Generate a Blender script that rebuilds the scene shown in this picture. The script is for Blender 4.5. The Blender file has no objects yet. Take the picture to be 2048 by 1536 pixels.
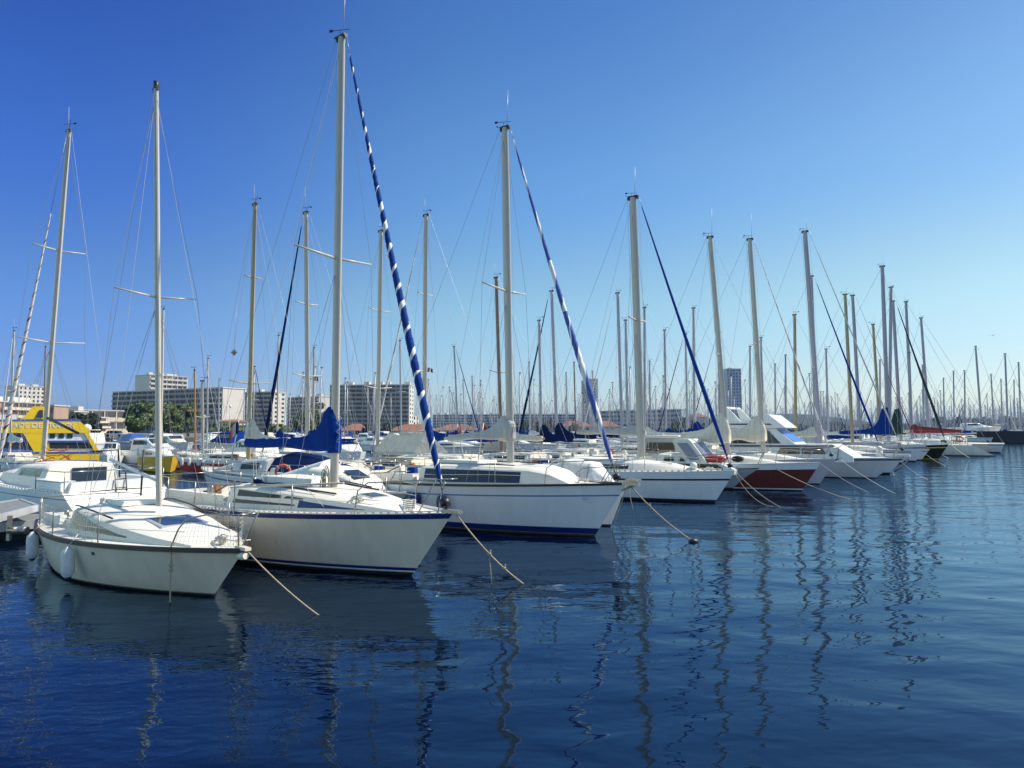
import bpy, math, random
from mathutils import Vector, Matrix
R = math.radians
rnd = random.Random(7)
scene = bpy.context.scene
COL = scene.collection

# ------------------------------------------------------------------ camera
F = 1300.0; CAMH = 2.75; HORIZ = 860.0
PITCH = math.atan((HORIZ - 768.0) / F)
cam_d = bpy.data.cameras.new('camera'); cam = bpy.data.objects.new('camera', cam_d); COL.objects.link(cam)
cam.location = (0, 0, CAMH); cam.rotation_euler = (R(90) + PITCH, 0, 0)
cam_d.sensor_width = 36.0; cam_d.lens = 36.0 * F / 2048.0; cam_d.clip_start = 0.1; cam_d.clip_end = 20000
scene.camera = cam

# ------------------------------------------------------------------ light
SUN_AZ = R(78)      # clockwise from the view direction (+Y) towards +X
SUN_EL = R(48)
world = bpy.data.worlds.new('World'); scene.world = world; world.use_nodes = True
wn = world.node_tree.nodes; wl = world.node_tree.links
bg = wn['Background']
sky = wn.new('ShaderNodeTexSky'); sky.sky_type = 'NISHITA'; sky.sun_disc = False
sky.sun_elevation = SUN_EL; sky.sun_rotation = SUN_AZ
sky.air_density = 1.0; sky.dust_density = 0.35; sky.ozone_density = 3.0; sky.altitude = 0
hs = wn.new('ShaderNodeHueSaturation'); hs.inputs['Saturation'].default_value = 1.18; hs.inputs['Hue'].default_value = 0.503
wl.new(sky.outputs[0], hs.inputs['Color'])
# the film's deeper, polarised blue in view, plus added fill light out of view: tint by height and by angle from the sun's bearing
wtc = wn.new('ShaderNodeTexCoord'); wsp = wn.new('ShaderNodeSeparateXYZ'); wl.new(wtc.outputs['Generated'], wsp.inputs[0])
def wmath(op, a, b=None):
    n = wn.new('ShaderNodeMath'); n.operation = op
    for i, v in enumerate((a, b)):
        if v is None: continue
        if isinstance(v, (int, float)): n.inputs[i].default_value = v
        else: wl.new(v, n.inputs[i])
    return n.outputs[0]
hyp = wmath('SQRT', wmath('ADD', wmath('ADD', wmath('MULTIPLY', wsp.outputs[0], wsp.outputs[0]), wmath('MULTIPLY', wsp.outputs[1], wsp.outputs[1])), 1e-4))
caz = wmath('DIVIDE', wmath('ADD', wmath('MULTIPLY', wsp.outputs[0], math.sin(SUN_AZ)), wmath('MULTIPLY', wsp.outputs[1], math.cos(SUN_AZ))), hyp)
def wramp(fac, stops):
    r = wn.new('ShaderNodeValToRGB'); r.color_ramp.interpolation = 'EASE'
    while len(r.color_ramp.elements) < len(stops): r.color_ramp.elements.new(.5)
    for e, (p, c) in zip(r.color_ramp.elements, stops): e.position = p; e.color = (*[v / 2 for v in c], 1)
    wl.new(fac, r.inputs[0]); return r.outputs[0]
ELEV = [(0, (.72, .80, .92)), (.05, (.84, .87, .91)), (.2, (1.14, 1.14, .95)), (.35, (.94, 1.09, 1.10)), (.60, (.64, .84, 1.02)), (.85, (1.7, 1.6, 1.3))]  # last stop: unseen sky overhead brightened as added fill for shaded sides
AZIM = [(0, (2.4, 2.05, 1.4)), (.16, (1.9, 1.65, 1.2)), (.27, (.42, .53, .94)), (.60, (1, 1, 1)), (.88, (1.15, 1.03, .90))]  # first stops: unseen sky behind the camera brightened and warmed to lift shade
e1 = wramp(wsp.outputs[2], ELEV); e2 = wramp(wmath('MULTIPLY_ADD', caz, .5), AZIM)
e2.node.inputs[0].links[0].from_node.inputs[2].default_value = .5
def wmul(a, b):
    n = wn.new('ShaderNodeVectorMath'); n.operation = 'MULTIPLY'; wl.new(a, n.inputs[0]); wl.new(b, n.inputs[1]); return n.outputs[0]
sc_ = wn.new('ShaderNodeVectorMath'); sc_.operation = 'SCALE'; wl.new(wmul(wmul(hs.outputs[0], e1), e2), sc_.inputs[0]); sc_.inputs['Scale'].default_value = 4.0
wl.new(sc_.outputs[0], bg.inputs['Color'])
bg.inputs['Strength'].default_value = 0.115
sl = bpy.data.lights.new('sun', 'SUN'); sl.energy = 5.0; sl.angle = R(0.5); sl.color = (1.0, 0.92, 0.79)
so = bpy.data.objects.new('sun', sl); COL.objects.link(so); so.location = (60, 30, 80)
sd = Vector((math.sin(SUN_AZ) * math.cos(SUN_EL), math.cos(SUN_AZ) * math.cos(SUN_EL), math.sin(SUN_EL)))
so.rotation_euler = sd.to_track_quat('Z', 'Y').to_euler()
scene.view_settings.view_transform = 'Standard'; scene.view_settings.look = 'None'
scene.view_settings.exposure = 0.35; scene.view_settings.gamma = 1.0
scene.cycles.max_bounces = 8; scene.cycles.glossy_bounces = 4; scene.cycles.transparent_max_bounces = 8

# ------------------------------------------------------------------ measuring helpers (photo pixel -> place)
def ray(px, py):
    u = (px - 1024) / F; v = -(py - 768) / F
    return Vector((u, math.cos(PITCH) - v * math.sin(PITCH), math.sin(PITCH) + v * math.cos(PITCH)))
def at(px, py, z):
    r = ray(px, py); t = (z - CAMH) / r.z
    return Vector((r.x * t, r.y * t, z))
def W(px, py, Y):
    r = ray(px, py); t = Y / r.y
    return Vector((r.x * t, Y, CAMH + r.z * t))

# ------------------------------------------------------------------ materials
MATS = {}
def mat(name, col, rough=0.5, metal=0.0, var=0.0, scale=3.0, alpha=None, coat=0.0, spec=0.5, streak=False, bump=0.0, bscale=40.0, col2=None):
    if name in MATS: return MATS[name]
    m = bpy.data.materials.new(name); m.use_nodes = True
    nt = m.node_tree; b = nt.nodes['Principled BSDF']
    b.inputs['Base Color'].default_value = (*col, 1); b.inputs['Roughness'].default_value = rough
    b.inputs['Metallic'].default_value = metal; b.inputs['Coat Weight'].default_value = coat
    b.inputs['Specular IOR Level'].default_value = spec
    if var > 0 or bump > 0:
        tc = nt.nodes.new('ShaderNodeTexCoord'); mp = nt.nodes.new('ShaderNodeMapping')
        nt.links.new(tc.outputs['Object'], mp.inputs[0])
        if streak: mp.inputs['Scale'].default_value = (3.0, 3.0, 0.35)
        nz = nt.nodes.new('ShaderNodeTexNoise'); nz.inputs['Scale'].default_value = scale; nz.inputs['Detail'].default_value = 5
        nz.inputs['Roughness'].default_value = 0.65
        nt.links.new(mp.outputs[0], nz.inputs['Vector'])
    if var > 0:
        cr = nt.nodes.new('ShaderNodeValToRGB')
        cr.color_ramp.elements[0].position = 0.32; cr.color_ramp.elements[1].position = 0.66
        lo = col2 if col2 else tuple(c * (1 - var) for c in col)
        cr.color_ramp.elements[0].color = (*lo, 1); cr.color_ramp.elements[1].color = (*col, 1)
        nt.links.new(nz.outputs[0], cr.inputs[0]); nt.links.new(cr.outputs[0], b.inputs['Base Color'])
    if bump > 0:
        n2 = nt.nodes.new('ShaderNodeTexNoise'); n2.inputs['Scale'].default_value = bscale; n2.inputs['Detail'].default_value = 4
        nt.links.new(tc.outputs['Object'], n2.inputs['Vector'])
        bp = nt.nodes.new('ShaderNodeBump'); bp.inputs['Distance'].default_value = bump; bp.inputs['Strength'].default_value = 1
        nt.links.new(n2.outputs[0], bp.inputs['Height']); nt.links.new(bp.outputs[0], b.inputs['Normal'])
    MATS[name] = m; return m

mat('gel_cream', (.80, .70, .53), .28, var=.13, scale=1.3, streak=True)
mat('gel_white', (.80, .80, .77), .25, var=.09, scale=1.2, streak=True)
mat('scum', (.30, .26, .15), .6, var=.5, scale=5)
mat('gel_grey', (.42, .45, .46), .35, var=.12, scale=1.2, streak=True)
mat('gel_pink', (.62, .55, .55), .3, var=.1, scale=1.2, streak=True)
mat('deck_white', (.74, .71, .62), .5, var=.10, scale=4)
mat('deck_cream', (.74, .72, .64), .55, var=.10, scale=4)
mat('deck_grey', (.50, .51, .50), .6, var=.12, scale=4)
mat('navy', (.006, .022, .14), .35, var=.15)
mat('navy_dark', (.008, .012, .06), .4)
mat('antifoul', (.012, .012, .014), .7, var=.3)
mat('antifoul_brown', (.05, .028, .022), .7, var=.3)
mat('black_gel', (.012, .012, .014), .25, var=.2)
mat('red_gel', (.15, .032, .024), .3, var=.2, scale=1.2, streak=True)
mat('red_bright', (.42, .03, .025), .35, var=.15)
mat('yellow_gel', (.78, .46, .03), .35, var=.12)
mat('green_dark', (.01, .05, .035), .6)
mat('dark_rail', (.035, .025, .022), .5, var=.3)
mat('teak', (.22, .10, .045), .6, var=.3, scale=9)
mat('alu', (.62, .62, .64), .32, metal=.55, var=.06)
mat('mast_white', (.50, .455, .38), .35, var=.06)
mat('mast_grey', (.42, .42, .45), .4, var=.1)
mat('mast_lilac', (.36, .34, .38), .4, var=.1)
mat('mast_tan', (.42, .33, .17), .45, var=.15)
mat('mast_wood', (.50, .22, .05), .45, var=.15)
mat('mast_brown', (.26, .15, .11), .45, var=.15)
mat('steel', (.34, .33, .29), .32, metal=.8)
mat('wire', (.26, .27, .30), .4, metal=.4)
mat('wire_red', (.30, .17, .20), .5)
mat('plastic_black', (.012, .012, .014), .45)
mat('window', (.015, .017, .02), .08)
mat('window_brown', (.03, .02, .014), .15)
mat('window_blue', (.02, .035, .06), .08)
mat('windscreen_blue', (.03, .17, .62), .2)
mat('glass_pale', (.16, .20, .30), .08)
mat('cloth_blue', (.002, .036, .23), .85, spec=.1, bump=.03, bscale=6, var=.25, scale=4)
mat('cloth_navy', (.004, .015, .075), .85, spec=.1, bump=.01, bscale=9, var=.25, scale=4)
mat('cloth_cream', (.72, .66, .53), .85, bump=.03, bscale=7, var=.2, scale=3)
mat('cloth_white', (.70, .70, .67), .8, bump=.025, bscale=7, var=.12, scale=3)
mat('cloth_grey', (.46, .46, .44), .85, bump=.025, bscale=7, var=.2, scale=3)
mat('cloth_red', (.28, .03, .03), .85, bump=.01, bscale=7, var=.2, scale=3)
mat('cloth_green', (.006, .03, .03), .85, bump=.01, bscale=7, var=.2, scale=3)
mat('cloth_black', (.008, .01, .014), .85, bump=.01, bscale=7)
mat('sail_blue', (.012, .05, .24), .8, spec=.1, var=.3, scale=14)
mat('sail_white', (.74, .72, .68), .8, var=.12, scale=10)
mat('side_line', (.16,.20,.38), .35); mat('sail_blue_plain', (.006,.045,.25), .8, spec=.1, var=.3, scale=12)
mat('rope', (.42, .35, .24), .9, var=.4, scale=30)
mat('rope_white', (.62, .60, .54), .9, var=.3, scale=30)
mat('rubber_white', (.72, .70, .66), .45, var=.18, scale=8)
mat('orange', (.55, .11, .05), .6, var=.2)
mat('brand_red', (.5, .03, .03), .6)
mat('ferry_yellow', (.86, .56, .012), .38, var=.08)
mat('ferry_blue', (.03, .09, .42), .4)
mat('lettering', (.72, .74, .80), .5)
mat('netting', (.55, .54, .50), .9)
mat('concrete', (.36, .34, .30), .9, var=.25, scale=2, bump=.01)
mat('sail_faded', (.09, .14, .42), .8, var=.35, scale=14, spec=.1)
mat('concrete_dark', (.010, .009, .009), .9, var=.4, scale=1.5)
mat('planks', (.20, .21, .22), .75, var=.35, scale=6)
mat('stucco_white', (.60, .57, .52), .9, var=.08, scale=.2)
mat('stucco_cream', (.62, .50, .38), .9, var=.1, scale=.2)
mat('stucco_shaded', (.19, .19, .20), .9, var=.12, scale=.15)  # for faces turned from the sun, shade put into the colour
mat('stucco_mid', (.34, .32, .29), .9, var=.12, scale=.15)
mat('stucco_blue', (.34, .40, .50), .9, var=.1, scale=.15)
mat('stucco_pink', (.40, .27, .20), .9, var=.12, scale=.2)
mat('balcony', (.48, .48, .48), .9, var=.1, scale=.3)
mat('balcony_cream', (.66, .56, .42), .9, var=.1, scale=.3)
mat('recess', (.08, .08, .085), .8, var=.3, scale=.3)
mat('far_window', (.03, .035, .045), .2)
mat('tiles', (.30, .13, .08), .9, var=.3, scale=.8)
mat('bark', (.10, .075, .05), .95, var=.4, scale=5)
mat('soil', (.16, .15, .12), .95, var=.3, scale=.05)
mat('hill_green', (.035, .055, .04), 1.0, var=.4, scale=.02)
mat('leaf_mid', (.10, .155, .05), .75, var=.45, scale=.45)
mat('leaf_dark', (.022, .045, .018), .8, var=.45, scale=.45)

# ------------------------------------------------------------------ mesh builder
class MB:
    def __init__(s): s.v = []; s.f = []; s.m = []; s.smooth = []
    def add(s, vs, fs, m=0, sm=False):
        o = len(s.v); s.v += [tuple(v) for v in vs]
        for f in fs: s.f.append(tuple(i + o for i in f)); s.m.append(m); s.smooth.append(sm)
        return s
    def box(s, c, d, rz=0, ry=0, m=0, top=1.0):
        vs = []
        for z in (-.5, .5):
            k = top if z > 0 else 1
            for x, y in ((-.5, -.5), (.5, -.5), (.5, .5), (-.5, .5)): vs.append(Vector((x * d[0] * k, y * d[1] * k, z * d[2])))
        M = Matrix.Rotation(rz, 4, 'Z') @ Matrix.Rotation(ry, 4, 'Y'); c = Vector(c)
        vs = [M @ v + c for v in vs]
        return s.add(vs, [(3, 2, 1, 0), (4, 5, 6, 7), (0, 1, 5, 4), (1, 2, 6, 5), (2, 3, 7, 6), (3, 0, 4, 7)], m)
    def tube(s, pts, r, n=6, m=0, cap=True, sx=1.0, sm=True, mfn=None, twist=0.0):
        pts = [Vector(p) for p in pts]; k = len(pts)
        if not isinstance(r, (list, tuple)): r = [r] * k
        vs = []; up0 = None
        for i, p in enumerate(pts):
            t = (pts[min(i + 1, k - 1)] - pts[max(i - 1, 0)]).normalized()
            if up0 is None:
                ref = Vector((1, 0, 0)) if abs(t.x) < .9 else Vector((0, 1, 0))
                up0 = (ref - t * ref.dot(t)).normalized()
            else:
                up0 = (up0 - t * up0.dot(t)).normalized()
            b = t.cross(up0)
            for j in range(n):
                a = 2 * math.pi * j / n + (twist[i] if isinstance(twist, list) else twist * i)
                vs.append(p + up0 * math.cos(a) * r[i] * sx + b * math.sin(a) * r[i])
        o = len(s.v); s.v += [tuple(v) for v in vs]
        for i in range(k - 1):
            for j in range(n):
                a = o + i * n + j; b2 = o + i * n + (j + 1) % n
                s.f.append((a, b2, b2 + n, a + n)); s.m.append(mfn(i, j) if mfn else m); s.smooth.append(sm)
        if cap:
            s.f.append(tuple(o + j for j in reversed(range(n)))); s.m.append(m); s.smooth.append(False)
            s.f.append(tuple(o + (k - 1) * n + j for j in range(n))); s.m.append(m); s.smooth.append(False)
        return s
    def grid(s, rows, m=0, sm=True, flip=False, mrow=None):
        o = len(s.v); nc = len(rows[0])
        for r in rows: s.v += [tuple(p) for p in r]
        for i in range(len(rows) - 1):
            for j in range(nc - 1):
                a = o + i * nc + j; q = (a, a + 1, a + nc + 1, a + nc)
                s.f.append(q[::-1] if flip else q); s.m.append(mrow[i] if mrow else m); s.smooth.append(sm)
        return s
    def poly(s, pts, m=0): return s.add(pts, [tuple(range(len(pts)))], m)
    def prism(s, pts, off, m=0, cap=True):      # polygon extruded by a vector
        n = len(pts); off = Vector(off); vs = [Vector(p) for p in pts] + [Vector(p) + off for p in pts]
        fs = [(i, (i + 1) % n, (i + 1) % n + n, i + n) for i in range(n)]
        if cap: fs += [tuple(reversed(range(n))), tuple(range(n, 2 * n))]
        return s.add(vs, fs, m)
    def sphere(s, c, r, n=8, m=0, sc=(1, 1, 1)):
        rows = []
        for i in range(n // 2 + 1):
            p = math.pi * i / (n // 2)
            rows.append([Vector(c) + Vector((math.sin(p) * math.cos(2 * math.pi * j / n) * r * sc[0], math.sin(p) * math.sin(2 * math.pi * j / n) * r * sc[1], -math.cos(p) * r * sc[2])) for j in range(n + 1)])
        return s.grid(rows, m)
    def build(s, name, mats, parent=None, loc=None):
        me = bpy.data.meshes.new(name); me.from_pydata(s.v, [], s.f)
        if isinstance(mats, str): mats = [mats]
        for x in mats: me.materials.append(MATS[x])
        me.polygons.foreach_set('material_index', s.m); me.polygons.foreach_set('use_smooth', s.smooth)
        me.update()
        o = bpy.data.objects.new(name, me); COL.objects.link(o)
        if parent: o.parent = parent
        if loc is not None: o.location = loc
        return o

def tag(o, label=None, cat=None, group=None, kind=None):
    if label: o['label'] = label
    if cat: o['category'] = cat
    if group: o['group'] = group
    if kind: o['kind'] = kind
    return o
def thing(name, label, cat, loc=(0, 0, 0), rz=0, group=None):
    o = bpy.data.objects.new(name, None); COL.objects.link(o); o.location = loc; o.rotation_euler = (0, 0, rz)
    o.empty_display_size = .3
    return tag(o, label, cat, group)
def copy_tree(o, parent=None):
    c = o.copy(); COL.objects.link(c); c.parent = parent
    for ch in o.children: copy_tree(ch, c)
    return c
def lerp(a, b, t): return a + (b - a) * t
def curve(p, q, sag, n=10):
    p = Vector(p); q = Vector(q)
    return [p.lerp(q, i / n) - Vector((0, 0, sag * 4 * (i / n) * (1 - i / n))) for i in range(n + 1)]
def interp(tab, x):
    if x <= tab[0][0]: return tab[0][1:]
    for a, b in zip(tab, tab[1:]):
        if x <= b[0]:
            t = (x - a[0]) / (b[0] - a[0]); return tuple(lerp(p, q, t) for p, q in zip(a[1:], b[1:]))
    return tab[-1][1:]

# ------------------------------------------------------------------ water, ground, hills
def water():
    S = 9000
    mb = MB(); mb.add([(-S, -200, 0), (S, -200, 0), (S, S, 0), (-S, S, 0)], [(0, 1, 2, 3)])
    m = bpy.data.materials.new('water'); m.use_nodes = True; MATS['water'] = m
    nt = m.node_tree; b = nt.nodes['Principled BSDF']; N = nt.nodes.new; L = nt.links.new
    nt.nodes.remove(b); out = nt.nodes['Material Output']
    df = N('ShaderNodeBsdfDiffuse'); df.inputs[0].default_value = (.0014, .0048, .015, 1)
    gl = N('ShaderNodeBsdfGlossy'); gl.inputs['Color'].default_value = (.56, .78, 1.0, 1); gl.inputs['Roughness'].default_value = .012
    fr = N('ShaderNodeFresnel'); fr.inputs[0].default_value = 1.60
    mx = N('ShaderNodeMixShader'); L(fr.outputs[0], mx.inputs[0]); L(df.outputs[0], mx.inputs[1]); L(gl.outputs[0], mx.inputs[2]); L(mx.outputs[0], out.inputs[0])
    tc = N('ShaderNodeTexCoord')
    def noise(sc, mx, rot, det, rough=.5, dist=0):
        mp = N('ShaderNodeMapping'); mp.inputs['Scale'].default_value = mx; mp.inputs['Rotation'].default_value = (0, 0, rot)
        L(tc.outputs['Object'], mp.inputs[0])
        n = N('ShaderNodeTexNoise'); n.inputs['Scale'].default_value = sc; n.inputs['Detail'].default_value = det
        n.inputs['Roughness'].default_value = rough; n.inputs['Distortion'].default_value = dist
        L(mp.outputs[0], n.inputs['Vector']); return n.outputs[0]
    def mul(a, k):
        x = N('ShaderNodeMath'); x.operation = 'MULTIPLY'; L(a, x.inputs[0])
        if isinstance(k, float): x.inputs[1].default_value = k
        else: L(k, x.inputs[1])
        return x.outputs[0]
    def add(a, c):
        x = N('ShaderNodeMath'); x.operation = 'ADD'; L(a, x.inputs[0]); L(c, x.inputs[1]); return x.outputs[0]
    swell = mul(noise(.62, (.7, 1.3, 1), R(-14), 1.5, .5), .060)
    rip = mul(noise(2.1, (.6, 1.2, 1), R(-20), 2.0, .5, .3), .013)
    fine = noise(7.5, (.6, 1.2, 1), R(-8), 2.0, .5, .3)
    gust = N('ShaderNodeMapRange'); L(noise(.11, (1, 1.6, 1), 0, 2.0), gust.inputs[0])
    gust.inputs[1].default_value = .42; gust.inputs[2].default_value = .62; gust.inputs[3].default_value = .1; gust.inputs[4].default_value = 1.0
    sx = N('ShaderNodeSeparateXYZ'); L(tc.outputs['Object'], sx.inputs[0])
    def mr(src, a, b_, c, d):
        x = N('ShaderNodeMapRange'); x.interpolation_type = 'SMOOTHSTEP'; L(src, x.inputs[0])
        for i, v in enumerate((a, b_, c, d)): x.inputs[i + 1].default_value = v
        return x.outputs[0]
    # the breeze ruffles the water on the left and far out, the middle lies smooth
    breeze = add(add(mr(sx.outputs[0], -3.5, .5, .9, 0.0), mr(sx.outputs[1], 14, 24, 0.0, .8)), mul(gust.outputs[0], .35))
    fine = mul(mul(fine, breeze), .0060)
    h = add(add(swell, rip), fine)
    bp = N('ShaderNodeBump'); bp.inputs['Strength'].default_value = 1.0; bp.inputs['Distance'].default_value = 1.0
    L(h, bp.inputs['Height']); 
    for q in (gl, fr, df): L(bp.outputs[0], q.inputs['Normal'])
    return tag(mb.build('water', 'water'), kind='structure')
water()
def ground():
    pts = [(-1500, 132), (-70, 132), (-45, 150), (-30, 190), (60, 300), (200, 420), (500, 470), (3000, 520), (6000, 8900), (-6000, 8900)]
    mb = MB(); mb.prism([(x, y, -1) for x, y in pts], (0, 0, 2.2))
    tag(mb.build('ground', 'soil'), kind='structure')
    # wooded hill on the right, long and low
    mb = MB(); rows = []
    prof = [(1400, 858), (1440, 846), (1480, 838), (1520, 832), (1555, 828), (1590, 829), (1620, 834), (1655, 840), (1690, 845), (1730, 851), (1790, 858)]
    def ph(x):
        for a, b in zip(prof, prof[1:]):
            if a[0] <= x <= b[0]: return lerp(a[1], b[1], (x - a[0]) / (b[0] - a[0]))
        return 860
    xs = [1400 + 10 * i for i in range(40)]
    for k, (Y, f) in enumerate(((1500, 0), (1700, .55), (1850, .85), (2000, 1.0), (2150, .8), (2500, 0))):
        rows.append([Vector(((x - 1024) / F * 2000 * (.95 if k == 0 else 1), Y, 1 + f * max(0, W(x, ph(x), 2000).z) * (1 + .05 * math.sin(x * .31 + k)))) for x in xs])
    tag(mb.grid(rows).build('hill', 'hill_green'), kind='structure')
ground()
# ------------------------------------------------------------------ boats
# boat frame: x forward, y to port, z up, origin amidships on the waterline; 'a' = metres aft of the stem head
class Hull:
    def __init__(s, L, B, fb, fs, ov=.7, ovs=.5, sw=.72, um=.58, p=2.0, pw=1.55, fl=.62, wlk=.86):
        s.L, s.B, s.fb, s.fs, s.ov, s.ovs, s.sw, s.um, s.p, s.pw, s.fl, s.wlk = L, B, fb, fs, ov, ovs, sw, um, p, pw, fl, wlk
    def X(s, a): return s.L / 2 - a
    def sheer(s, a):
        u = min(max(a / s.L, 0), 1); return s.fs + (s.fb - s.fs) * (1 - u) ** 1.6
    def shp(s, u, p, sw):
        if u < s.um: return 1 - (1 - u / s.um) ** p
        return 1 - (1 - sw) * ((u - s.um) / (1 - s.um)) ** 2
    def hb(s, a):
        return s.B / 2 * s.shp(min(max(a / s.L, 0), 1), s.p, s.sw)
    def side(s, a, z, sd=-1, off=0):            # point on the topsides at height z
        u = a / s.L; zs = s.sheer(a); t = z / zs
        y = s.B / 2 * lerp(s.shp(u, s.pw, s.sw * .8) * s.wlk, s.shp(u, s.p, s.sw), max(t, 0) ** s.fl) if t > 0 else 0
        return Vector((s.X(a), sd * (y + off), z))
    def mesh(s, bands, N=30):
        # bands: (k, c, matindex): z = k*sheer + c, listed from the bottom; matindex is of the band below that row
        mb = MB(); sides = []
        for sd in (-1, 1):
            rows = []
            for k, c, mi in bands:
                row = []
                for i in range(N + 1):
                    u = (i / N) ** 1.25; zs = s.sheer(u * s.L); z = k * zs + c; t = z / zs
                    ab = s.ov * (1 - t); as_ = s.L - s.ovs * (1 - t)
                    if t < 0: as_ = s.L - s.ovs * (1 - t * 1.6)
                    a = ab + (as_ - ab) * u
                    wlb = s.shp(u, s.pw, s.sw * .8) * s.wlk; dk = s.shp(u, s.p, s.sw)
                    y = s.B / 2 * (lerp(wlb, dk, t ** s.fl) if t > 0 else wlb * max(.1, 1 + t * .9))
                    row.append(Vector((s.X(a), sd * (y + .012), z)))
                rows.append(row)
            sides.append(rows)
            mb.grid(rows, flip=(sd > 0), mrow=[b[2] for b in bands[1:]])
        # stem strip and transom
        for j in range(len(bands) - 1):
            P0, P1 = sides[0][j], sides[0][j + 1]; Q0, Q1 = sides[1][j], sides[1][j + 1]
            mb.add([P0[0], Q0[0], Q1[0], P1[0]], [(0, 1, 2, 3)], bands[j + 1][2])
            mb.add([P0[-1], P1[-1], Q1[-1], Q0[-1]], [(0, 1, 2, 3)], bands[j + 1][2])
        return mb
    def deck(s, a0=0, a1=None, dz=-.01, camber=.05, N=24):
        a1 = s.L if a1 is None else a1; rows = []
        for i in range(N + 1):
            a = lerp(a0, a1, (i / N) ** 1.2); h = s.hb(a) + .005; z = s.sheer(a) + dz
            rows.append([Vector((s.X(a), y * h, z + camber * (1 - y * y) * min(1, h))) for y in (-1, -.6, -.2, .2, .6, 1)])
        return MB().grid(rows, flip=False)
    def edge(s, sd, a0, a1, dz=0, inset=0, n=22):
        return [Vector((s.X(a), sd * (s.hb(a) - inset), s.sheer(a) + dz)) for a in [lerp(a0, a1, i / n) for i in range(n + 1)]]

def ribbon(mb, pts, w, h, m=0):       # rectangular rail along points
    rows = []
    for i, p in enumerate(pts):
        t = (pts[min(i + 1, len(pts) - 1)] - pts[max(i - 1, 0)]); n = Vector((-t.y, t.x, 0)).normalized() * w / 2; u = Vector((0, 0, h / 2))
        rows.append([p - n - u, p + n - u, p + n + u, p - n + u, p - n - u])
    mb.grid(rows, m, sm=False, flip=True); mb.add(rows[0][:4], [(0, 1, 2, 3)], m); mb.add(rows[-1][:4], [(3, 2, 1, 0)], m)
    return mb

class Cabin:      # stations (a, half width at deck, half width at roof, height above sheer)
    def __init__(s, H, st, dz=0): s.H, s.st, s.dz = H, st, dz
    def pt(s, a, v, sd, off=0):
        wb, wt, zt = interp(s.st, a); z0 = s.H.sheer(a) + s.dz
        return Vector((s.H.X(a), sd * (lerp(wb, wt, v) + off), z0 + zt * v))
    def mesh(s, n=26, camber=.06):
        a0, a1 = s.st[0][0], s.st[-1][0]; rows = []
        aa = sorted(set([lerp(a0, a1, i / n) for i in range(n + 1)] + [x[0] for x in s.st]))
        for a in aa:
            wb, wt, zt = interp(s.st, a); z0 = s.H.sheer(a) + s.dz; x = s.H.X(a); r = []
            cc = camber * min(1, zt / .2)
            for sd in (-1, 1):
                q = [(wb, -.04), (lerp(wb, wt, .5), zt * .5), (wt + .02, zt * .88), (wt - .02, zt * .97), (wt * .8, zt + cc * .36), (wt * .4, zt + cc * .84)]
                if sd > 0: q = q[::-1]
                r += [Vector((x, sd * y, z0 + z)) for y, z in q]
                if sd < 0: r.append(Vector((x, 0, z0 + zt + cc)))
            rows.append(r)
        mb = MB(); nn = len(rows[0])
        for c0, c1 in ((0, 3), (2, nn - 2), (nn - 3, nn)): mb.grid([r[c0:c1] for r in rows], flip=False)
        for rr in (rows[0], rows[-1]):
            mb.poly(rr if rr is rows[-1] else rr[::-1])
        return mb
    def strip(s, mb, a0, a1, v0, v1, sd, n=6, th=.008, m=0, v0b=None, v1b=None):   # window plate standing 8 mm proud
        v0b = v0 if v0b is None else v0b; v1b = v1 if v1b is None else v1b
        lo = [s.pt(lerp(a0, a1, i / n), lerp(v0, v0b, i / n), sd, th) for i in range(n + 1)]
        hi = [s.pt(lerp(a0, a1, i / n), lerp(v1, v1b, i / n), sd, th) for i in range(n + 1)]
        lo2 = [s.pt(lerp(a0, a1, i / n), lerp(v0, v0b, i / n), sd, -.01) for i in range(n + 1)]
        hi2 = [s.pt(lerp(a0, a1, i / n), lerp(v1, v1b, i / n), sd, -.01) for i in range(n + 1)]
        mb.grid([lo2, lo, hi, hi2], m, sm=False, flip=sd > 0)

def wire(name, p, q, r, parent, m='wire', n=4):
    return MB().tube([p, q], r, n, cap=False).build(name, m, parent)

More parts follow.
